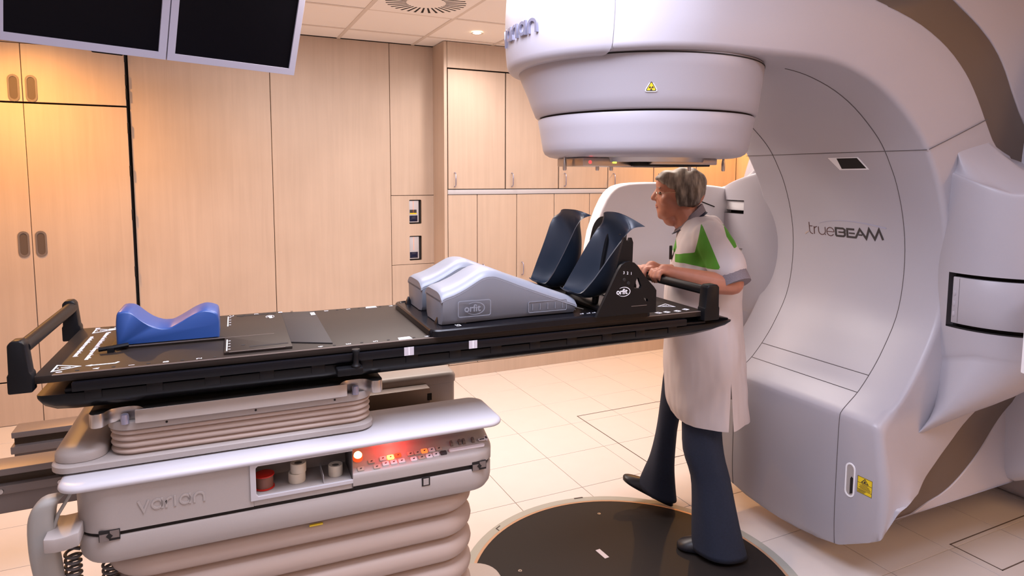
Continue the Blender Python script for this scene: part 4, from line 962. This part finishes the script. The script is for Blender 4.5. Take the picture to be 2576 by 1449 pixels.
fs = Thing('foot_support', 'black bracket stand holding two navy foot cups', 'foot support', (-.24, -.02, ZB+.02), 'c')
outl = [(-.345, 1.150), (-.118, 1.150), (-.118, 1.222), (-.128, 1.235), (-.160, 1.266), (-.192, 1.306), (-.206, 1.318), (-.222, 1.323), (-.240, 1.322), (-.256, 1.312), (-.268, 1.295)]
hole1 = [(-.205, 1.234), (-.180, 1.232), (-.176, 1.240), (-.188, 1.268), (-.194, 1.270), (-.207, 1.243)]
hole2 = [(-.150, 1.196), (-.168, 1.203), (-.166, 1.196), (-.158, 1.187), (-.149, 1.186)]
for v in (-.2635, .2035):
    g = flat2d([outl, hole1, hole2], .010, .001); g.move(lambda x, y, z: (x, v+z, y)); br = fs.part('side_bracket', g, 'black')
    if v < 0:
        g = orfit_logo(.024); g.move(lambda x, y, h: (-.252+x, v-.0062-h, 1.226+y)); fs.part('maker_logo', g, 'print', under=br)
        for k, ch in enumerate('321'):
            g = text(ch, .013, .0005); g.move(lambda x, y, h: (-.246+.014*k+x, v-.0062-h, 1.288-.002*k+y)); fs.part('position_mark', g, 'print', under=br)
        for k in range(2):
            g = G(); g.lathe([(.006, 0), (.005, .002)], 12); g.move(lambda a, b, c: (-.244+.016*k+a, v-.006-c, 1.265-.012*k+b)); fs.part('lock_pin', g, 'gap', under=br)
        g = G(); g.box(-.215, -.155, v-.0068, v-.0058, 1.175, 1.1765); fs.part('bend_line', g, 'alu', under=br)
for v in (-.245, .185):
    P = [(-.275, 1.17), (-.205, 1.17), (-.200, 1.383), (-.206, 1.398), (-.213, 1.398), (-.217, 1.386), (-.226, 1.391), (-.229, 1.398), (-.234, 1.40), (-.262, 1.30)]
    g = flat2d([P], .008, .001); g.move(lambda x, y, z: (x, v+z, y)); fs.part('riser', g, 'black')
P = [(-.04+.055*math.cos(R(a)), 1.40+.055*math.sin(R(a))) for a in range(0, 181, 15)]+[(-.10, 1.18), (.02, 1.18)]
H_ = [(-.035+.022*math.cos(R(a)), 1.375+.036*math.sin(R(a))) for a in range(0, 360, 20)]
g = flat2d([P, H_], .008, .001); g.move(lambda x, y, z: (-.245+z+(y-1.18)*.22, x+.0, y)); fs.part('centre_plate', g, 'black')
g = G(); g.box(-.30, -.22, -.26, .20, ZB+.0225, ZB+.035); fs.part('cross_bar', g, 'black', bevel=.003)
for v in (-.13, .06):
    g = G(); g.tube([(-.27, v, 1.165), (-.255, v, 1.25)], .012, 10); fs.part('cup_stem', g, 'black')
RIM = [(-.392, 1.226), (-.365, 1.218), (-.331, 1.254), (-.300, 1.293), (-.272, 1.33), (-.245, 1.364), (-.220, 1.394), (-.197, 1.418), (-.175, 1.429), (-.139, 1.431)]
MID = [(-.386, 1.221), (-.325, 1.197), (-.250, 1.206), (-.200, 1.246), (-.178, 1.30), (-.172, 1.35), (-.178, 1.39), (-.190, 1.425), (-.202, 1.455), (-.208, 1.477)]
RIM2 = [(-.410, 1.228), (-.390, 1.220), (-.368, 1.252), (-.350, 1.285), (-.332, 1.318), (-.313, 1.355), (-.295, 1.392), (-.278, 1.425), (-.258, 1.447), (-.224, 1.458)]
MID2 = [(-.404, 1.222), (-.345, 1.199), (-.280, 1.208), (-.242, 1.248), (-.228, 1.30), (-.225, 1.35), (-.230, 1.39), (-.240, 1.425), (-.250, 1.455), (-.256, 1.476)]
def cup(vc, label, rim, mid):
    hws = [(.030, 0), (.056, 0), (.068, 0), (.072, 0), (.074, 0), (.076, 0), (.078, 0), (.080, 0), (.082, 0), (.084, 0)]
    rim, mid, hws = cat(rim, 4), cat(mid, 4), cat(hws, 4); m = 24; T = .005; rings = []
    for i, (a, b, h) in enumerate(zip(rim, mid, hws)):
        inn_, out = [], []; q = i/(len(rim)-1)
        b2 = mid[min(len(mid)-1, i+1)]; b1 = mid[max(0, i-1)]; tt = Vector((b2[0]-b1[0], b2[1]-b1[1])).normalized(); nv = Vector((tt.y, -tt.x))
        for k in range(m+1):
            s = -math.cos(PI*k/m); w = 1-abs(s)**3.2
            p = Vector(a)+(Vector(b)-Vector(a))*w; p2 = p+nv*T*(.25+.75*w); dx = -.028*(s+1)/2*q
            inn_.append((p.x+dx, vc+s*h[0], p.y)); out.append((p2.x+dx, vc+s*(h[0]+T*.8), p2.y))
        rings.append(inn_+out[::-1])
    g = G(); g.loft(rings); return fs.part('foot_cup', g, 'navy', label=label, sharp=70)
c1 = cup(-.140, 'near navy foot cup', RIM, MID); c2 = cup(.070, 'far navy foot cup', RIM2, MID2)
g = G(); g.box(-.190, -.1885, -.16, -.135, 1.40, 1.428); fs.part('cup_notch', g, 'gap', under=c1)

# ================================================================== PERSON
PM = Matrix.Translation(Vector((1.93, 2.15, 0))) @ Matrix.Rotation(R(141.3), 4, 'Z')     # local x forward, y to her left, z up
ps = Thing('person', 'person with short grey-blond hair in white and green tunic and flared jeans', 'person', (0, 0, 0), extra=PM)
def fuse(g, vox, smooth=4, disp=None):
    me = bpy.data.meshes.new('t'); me.from_pydata(g.v, [], g.f)
    bm = bmesh.new(); bm.from_mesh(me); bmesh.ops.recalc_face_normals(bm, faces=bm.faces); bm.to_mesh(me); bm.free()
    o = bpy.data.objects.new('t', me); COL.objects.link(o)
    md_ = o.modifiers.new('r', 'REMESH'); md_.mode = 'VOXEL'; md_.voxel_size = vox
    dg = bpy.context.evaluated_depsgraph_get(); dg.update(); m2 = bpy.data.meshes.new_from_object(o.evaluated_get(dg))
    bm = bmesh.new(); bm.from_mesh(m2)
    for _ in range(smooth): bmesh.ops.smooth_vert(bm, verts=bm.verts, factor=.5, use_axis_x=True, use_axis_y=True, use_axis_z=True)
    if disp:
        bm.normal_update()
        for v in bm.verts: v.co += v.normal*disp(v.co)
    out = G(); bm.verts.index_update()
    out.add([tuple(v.co) for v in bm.verts], [tuple(v.index for v in f_.verts) for f_ in bm.faces])
    bm.free(); bpy.data.objects.remove(o); bpy.data.meshes.remove(me); bpy.data.meshes.remove(m2)
    return out
# --- body: one continuous surface
B0 = .02
g = G()
g.ell((.095, B0, 1.542), (.095, .073, .095), 24, 14)                     # skull
g.ell((.145, B0, 1.500), (.062, .060, .088), 24, 14)                     # face
g.ell((.158, B0, 1.452), (.045, .047, .042), 20, 10)                     # jaw
g.ell((.180, B0, 1.431), (.020, .022, .020), 14, 8)                      # chin
g.ell((.135, B0, 1.412), (.040, .040, .030), 16, 8)                      # under chin
g.caps((.196, B0, 1.545), (.2175, B0, 1.506), .0105, .0135); g.ell((.207, B0+.010, 1.500), (.012, .009, .009), 10, 6); g.ell((.207, B0-.010, 1.500), (.012, .009, .009), 10, 6)
g.ell((.195, B0, 1.474), (.016, .022, .010), 12, 6); g.ell((.192, B0, 1.460), (.015, .019, .009), 12, 6)
g.ell((.160, B0, 1.566), (.050, .062, .044), 20, 12); g.ell((.184, B0+.028, 1.549), (.018, .024, .009), 12, 6); g.ell((.184, B0-.028, 1.549), (.018, .024, .009), 12, 6)   # forehead, brows
g.ell((.165, B0+.042, 1.497), (.026, .022, .026), 12, 8); g.ell((.165, B0-.042, 1.497), (.026, .022, .026), 12, 8)   # cheeks
g.caps((.095, B0, 1.46), (.045, B0, 1.345), .054, .066)                  # neck
g.caps((.02, 0, 1.30), (-.015, 0, .92), .10, .12)                        # trunk
g.caps((-.02, .11, 1.34), (-.02, -.11, 1.34), .06, .06)
g.caps((-.02, .08, .90), (-.010, .128, .50), .065, .045); g.caps((-.010, .128, .50), (-.085, .147, .09), .045, .03)
g.caps((.025, -.09, .90), (.128, -.155, .48), .065, .038); g.caps((.128, -.155, .48), (.15, -.185, .13), .038, .03)
# arms
g.caps((-.02, .17, 1.335), (-.095, .262, 1.185), .050, .046)
g.caps((-.095, .262, 1.180), (-.03, .285, 1.183), .044, .043); g.caps((-.03, .285, 1.185), (.125, .312, 1.222), .043, .027); g.caps((.125, .312, 1.222), (.165, .322, 1.232), .026, .026)
g.caps((.0, -.17, 1.335), (.035, -.13, 1.16), .048, .044); g.caps((.035, -.13, 1.16), (.185, .20, 1.215), .040, .026); g.caps((.185, .20, 1.215), (.215, .235, 1.234), .025, .025)
# hands closed over the bar: bar direction d, finger direction e (local)
def hand(c, thumb):
    c = Vector(c); d = Vector((.6, -.8, 0)); e = Vector((.8, .6, 0)); z = Vector((0, 0, 1))
    g.caps(c-e*.040-d*.018+z*.004, c-e*.004-d*.026+z*.012, .017, .014); g.caps(c-e*.040+d*.018+z*.004, c-e*.004+d*.026+z*.012, .017, .014); g.caps(c-e*.045+z*.004, c-e*.002+z*.014, .019, .015)
    for k, (off, ln) in enumerate(((-.030, .86), (-.010, 1.0), (.010, .97), (.030, .80))):
        p0 = c+d*off+z*.012-e*.002; p1 = p0+e*.026*ln+z*.003; p2 = p1+e*.012*ln-z*.022*ln; p3 = p2-e*.012*ln-z*.018*ln
        g.caps(p0, p1, .0098, .0090, 8); g.caps(p1, p2, .0090, .0082, 8); g.caps(p2, p3, .0082, .0074, 8)
    b = c-e*.030+d*.026*thumb; q = b+d*.018*thumb-z*.014+e*.012; r_ = q+e*.014-z*.020-d*.004*thumb
    g.caps(b, q, .0115, .0100, 8); g.caps(q, r_, .0100, .0085, 8)
# bar axis in this frame
bar0 = PM.inverted() @ (FRAMES['c'] @ Vector((.118, .045, 1.200))); bar1 = PM.inverted() @ (FRAMES['c'] @ Vector((.118, .140, 1.200)))
up_ = Vector((0, 0, .016))
hand(bar0+up_+Vector((-.008, -.006, 0)), 1); hand(bar1+up_+Vector((-.008, -.006, 0)), -1)
bodyg = fuse(g, .0042, 3)
body_o = ps.part('body', bodyg, 'skin', sharp=180)
# face details
g = G(); g.ell((.1905, B0+.031, 1.527), (.007, .014, .0065), 12, 8); ps.part('eye', g, 'eye', under=body_o); g = G(); g.ell((.1905, B0-.031, 1.527), (.007, .014, .0065), 12, 8); ps.part('eye', g, 'eye', under=body_o)
g = G(); g.ell((.2015, B0, 1.467), (.008, .021, .0032), 14, 6); ps.part('mouth', g, 'lip', under=body_o)
g = G(); g.tube([(.1985, B0+.016, 1.549), (.1985, B0+.032, 1.553), (.190, B0+.050, 1.549)], .0026, 6); ps.part('eyebrow', g, 'stripe', under=body_o)
# glasses
g = G(); gl = []
for s in (1, -1):
    P = [(.209-.006*abs(math.cos(R(a))) - .012*max(0, s*0), B0+s*.033+.021*math.cos(R(a)), 1.519+.0155*math.sin(R(a))) for a in range(0, 360, 24)]; g.tube(P+[P[0]], .0011, 6)
g.tube([(.206, B0+.013, 1.522), (.213, B0, 1.524), (.206, B0-.013, 1.522)], .0011, 6)
for s in (1, -1): g.tube([(.198, B0+s*.055, 1.524), (.15, B0+s*.070, 1.531), (.085, B0+s*.080, 1.533)], .0012, 6)
ps.part('glasses', g, 'glass')
# hair
g = G()
g.ell((.090, B0, 1.574), (.092, .082, .065), 24, 12); g.ell((.062, B0, 1.545), (.062, .084, .070), 24, 12); g.ell((.062, B0, 1.512), (.050, .082, .048), 20, 10)
for s in (1, -1):
    g.ell((.080, B0+s*.064, 1.530), (.048, .024, .062), 16, 10); g.ell((.098, B0+s*.068, 1.510), (.026, .018, .040), 14, 8)
    g.ell((.150, B0+s*.030, 1.604), (.050, .040, .020), 16, 8); g.ell((.186, B0+s*.036, 1.590), (.026, .032, .016), 14, 8); g.ell((.128, B0+s*.060, 1.574), (.040, .020, .034), 14, 8); g.ell((.165, B0+s*.054, 1.584), (.030, .018, .020), 12, 8)
hairg = fuse(g, .005, 2, lambda p: .0022*math.sin(120*(p.x*.9+p.z*.35)+3*math.sin(22*p.z+8*p.y))+.004*noise.noise(p*28))
hm = mat('hair_strands', (0.15, 0.105, 0.075), 0.55); nt = hm.node_tree
tc = nt.nodes.new('ShaderNodeTexCoord'); mp = nt.nodes.new('ShaderNodeMapping'); mp.inputs['Scale'].default_value = (42, 14, 9); mp.inputs['Rotation'].default_value = (0, R(28), 0)
nz = nt.nodes.new('ShaderNodeTexNoise'); nz.inputs['Scale'].default_value = 1.6; nz.inputs['Detail'].default_value = 5; rp = nt.nodes.new('ShaderNodeValToRGB')
rp.color_ramp.elements[0].position = .34; rp.color_ramp.elements[0].color = (.05, .035, .026, 1); rp.color_ramp.elements[1].position = .68; rp.color_ramp.elements[1].color = (.34, .29, .235, 1)
sx = nt.nodes.new('ShaderNodeSeparateXYZ'); nt.links.new(tc.outputs['Object'], sx.inputs[0])
mr = nt.nodes.new('ShaderNodeMapRange'); mr.inputs['From Min'].default_value = 1.47; mr.inputs['From Max'].default_value = 1.63; mr.inputs['To Min'].default_value = -.16; mr.inputs['To Max'].default_value = .16; nt.links.new(sx.outputs['Z'], mr.inputs['Value'])
ad_ = nt.nodes.new('ShaderNodeMath'); ad_.operation = 'ADD'; nt.links.new(nz.outputs['Fac'], ad_.inputs[0]); nt.links.new(mr.outputs[0], ad_.inputs[1])
nt.links.new(tc.outputs['Object'], mp.inputs[0]); nt.links.new(mp.outputs[0], nz.inputs['Vector']); nt.links.new(ad_.outputs[0], rp.inputs[0]); nt.links.new(rp.outputs[0], nt.nodes['Principled BSDF'].inputs['Base Color'])
ps.part('hair', hairg, hm, sharp=180)
# --- tunic
TU = [(.45, -.210, .095, .232), (.555, -.203, .112, .230), (.63, -.197, .142, .226), (.75, -.188, .152, .215), (.87, -.176, .158, .198), (1.01, -.168, .163, .192), (1.10, -.163, .163, .19), (1.18, -.158, .152, .19), (1.26, -.143, .132, .195), (1.32, -.122, .122, .192), (1.365, -.096, .112, .165), (1.40, -.072, .100, .122), (1.43, -.046, .09, .080)]
g = G(); rings = []
for z, bk, ft, hb in cat(TU, 3):
    c = (bk+ft)/2; h = (ft-bk)/2; ring = []
    for k in range(40):
        a = 2*PI*k/40; ca, sa = math.cos(a), math.sin(a)
        ring.append((c+h*math.copysign(abs(ca)**.85, ca), .005+hb*math.copysign(abs(sa)**.85, sa), z))
    rings.append(ring)
g.loft(rings)
g.caps((-.015, .150, 1.345), (-.085, .240, 1.235), .078, .072, 16); g.caps((.0, -.150, 1.345), (.025, -.15, 1.235), .074, .068, 16)
def folds(p):
    k = max(0, min(1, (1.05-p.z)/.35))
    return .006*k*math.sin(30*p.y+26*p.x+2.5*math.sin(7*p.z))*.9+.005*noise.noise(p*11)+.003*noise.noise(Vector((p.x*40, p.y*40, p.z*9)))+.0035*max(0, 1-abs(p.z-1.23)/.15)*math.sin(60*(p.z*.8+p.x*.5))
tg_ = fuse(g, .0075, 4, folds)
# straight hem and a side slit towards the back of the near side
def cutcloth(g):
    me = bpy.data.meshes.new('t'); me.from_pydata(g.v, [], g.f); bm = bmesh.new(); bm.from_mesh(me)
    bmesh.ops.bisect_plane(bm, geom=bm.verts[:]+bm.edges[:]+bm.faces[:], plane_co=(0, 0, .572), plane_no=(-.03, 0, 1), clear_inner=True)
    apex = Vector((-.112, 0, .76))
    for s_ in (-1, 1):
        fs_ = [q for q in bm.faces if q.calc_center_median().z < .80 and q.calc_center_median().y > .03]
        es_ = list({e_ for q in fs_ for e_ in q.edges}); vs_ = list({v_ for q in fs_ for v_ in q.verts})
        bmesh.ops.bisect_plane(bm, geom=vs_+es_+fs_, plane_co=apex, plane_no=(1, 0, -.02+s_*.055))
    kill = []
    for q in bm.faces:
        c = q.calc_center_median(); dz = apex.z-c.z
        if c.y > .03 and dz > 0 and -.02*dz-.055*dz-.0 < c.x-apex.x+.0 < -.02*dz+.055*dz: kill.append(q)
    bmesh.ops.delete(bm, geom=kill, context='FACES')
    bm.verts.index_update(); o = G(); o.add([tuple(v_.co) for v_ in bm.verts], [tuple(v_.index for v_ in q.verts) for q in bm.faces]); bm.free(); bpy.data.meshes.remove(me); return o
tg_ = cutcloth(tg_)
cm_ = bpy.data.materials.new('tunic_cloth'); cm_.use_nodes = True; nt = cm_.node_tree; bs = nt.nodes['Principled BSDF']; bs.inputs['Roughness'].default_value = .85
at = nt.nodes.new('ShaderNodeAttribute'); at.attribute_name = 'green_piece'
rp = nt.nodes.new('ShaderNodeValToRGB'); rp.color_ramp.elements[0].position = .49; rp.color_ramp.elements[0].color = (.56, .50, .50, 1); rp.color_ramp.elements[1].position = .51; rp.color_ramp.elements[1].color = (.075, .27, .02, 1)
nt.links.new(at.outputs['Fac'], rp.inputs[0]); nt.links.new(rp.outputs[0], bs.inputs['Base Color'])
tun = ps.part('tunic', tg_, cm_, sharp=180)
POLY = [[(.023, 1.412), (-.048, 1.242), (.010, 1.233), (.086, 1.243), (.122, 1.240), (.122, 1.272), (.088, 1.283), (.046, 1.291)],
        [(.122, 1.278), (.116, 1.300), (.121, 1.353), (.16, 1.36), (.16, 1.285)],
        [(-.064, 1.400), (-.072, 1.362), (-.100, 1.318), (-.112, 1.325), (-.096, 1.385)],
        [(.174, 1.168), (.163, 1.212), (.146, 1.172)]]
def sdp(P, x, y):
    d = 1e9; ins = False
    for i in range(len(P)):
        (x0, y0), (x1, y1) = P[i-1], P[i]; ex, ey = x1-x0, y1-y0; t = max(0, min(1, ((x-x0)*ex+(y-y0)*ey)/(ex*ex+ey*ey)))
        d = min(d, math.hypot(x-x0-t*ex, y-y0-t*ey))
        if (y0 > y) != (y1 > y) and x < x0+(y-y0)*ex/ey: ins = not ins
    return d if ins else -d
a_ = tun.data.attributes.new('green_piece', 'FLOAT', 'POINT')
vals = []
for v_ in tun.data.vertices:
    x, y, z = v_.co
    s = max(sdp(P, x, z) for P in POLY) if y > -.02 and z > 1.1 else -.1
    vals.append(max(0, min(1, .5+s*20)))
a_.data.foreach_set('value', vals)
# collar: shirt band and navy trim
def collar(r, dz, name, m, hgt):
    g = G(); out = []
    for k in range(25):
        a = 2*PI*k/24; c = math.cos(a); s = math.sin(a)
        x = .064+(.058+r)*c; z = 1.403-.048*c+dz; y = .015+(.066+r)*s
        out.append([(x, y, z), (x+.004*c, y+.004*s, z), (x-.010*c+.012*hgt, y-.010*s, z+hgt), (x-.014*c+.012*hgt, y-.014*s, z+hgt)])
    g.loft(out, cap=False); ps.part(name, g, m, under=tun, sharp=60)
collar(.004, .002, 'shirt_collar', 'cuff', .030); collar(.012, -.006, 'navy_trim', 'navyc', .010)
# cuffs
def cuff(p0, p1, r, lab=None):
    g = G(); p0, p1 = Vector(p0), Vector(p1); g.tube([p0, p0+(p1-p0)*.2, p1-(p1-p0)*.1, p1, p1-(p1-p0)*.05], [r*.96, r, r*1.02, r, r*.9], 18); ps.part('shirt_cuff', g, 'cuff')
cuff((-.068, .226, 1.262), (-.108, .270, 1.176), .0625); cuff((.022, -.152, 1.25), (.034, -.138, 1.185), .056)
g = G(); g.box(.133, .146, .055, .075, 1.245, 1.305); ps.part('badge_clip', g, 'badge', bevel=.003)
# --- jeans
def leg(rows, name):
    g = G(); rings = []
    for z0, z1, a0, a1, b, hb in cat(rows, 3):      # front edge a1 at height z1, back edge a0 at height z0
        ring = []
        for k in range(32):
            an = 2*PI*k/32; q = .5+.5*math.cos(an); fl = 1+.025*math.sin(5*an+z0*9)
            ring.append(((a0+a1)/2+(a1-a0)/2*math.copysign(abs(math.cos(an))**.9, math.cos(an))*fl, b+hb*math.copysign(abs(math.sin(an))**.9, math.sin(an))*fl, z0+(z1-z0)*q))
        rings.append(ring)
    g.loft(rings); return g
near_leg = leg([(.86, .86, -.13, .09, .09, .085), (.70, .70, -.115, .085, .10, .078), (.56, .56, -.088, .078, .118, .072), (.44, .44, -.098, .070, .135, .074), (.33, .33, -.128, .034, .14, .074), (.22, .22, -.154, .024, .145, .082), (.10, .10, -.182, .022, .148, .096), (.02, .03, -.204, .020, .15, .108)], 'l')
far_leg = leg([(.86, .86, -.07, .13, -.09, .085), (.70, .70, .0, .155, -.12, .085), (.56, .56, .055, .168, -.145, .078), (.44, .44, .082, .178, -.16, .070), (.33, .34, .090, .192, -.17, .070), (.22, .25, .092, .212, -.18, .078), (.13, .18, .086, .238, -.19, .090), (.05, .115, .078, .262, -.195, .100)], 'l')
for gg in (near_leg, far_leg): ps.part('jean_leg', gg, 'jeans', sharp=180)
def shoe(pts, name='shoe'):
    g = G(); rings = []
    for a, b, z, hw, h in cat(pts, 3):
        rings.append([(a+.0*h, b+hw*math.cos(R(t)), z+(h*math.sin(R(t)) if t < 180 else .012*math.sin(R(t)))) for t in range(0, 360, 20)])
    g.loft(rings); ps.part(name, g, 'shoe', sharp=80)
shoe([(-.180, .15, .022, .020, .03), (-.165, .15, .020, .034, .06), (-.12, .15, .019, .038, .075), (-.05, .15, .018, .040, .065), (.02, .15, .018, .044, .045), (.055, .15, .018, .040, .032), (.075, .15, .019, .024, .020), (.082, .15, .020, .008, .008)])
shoe([(.095, -.19, .030, .018, .03), (.108, -.19, .030, .032, .06), (.15, -.19, .045, .036, .075), (.21, -.19, .072, .038, .062), (.27, -.19, .100, .042, .042), (.305, -.19, .116, .038, .030), (.328, -.19, .127, .024, .018), (.336, -.19, .131, .008, .007)])
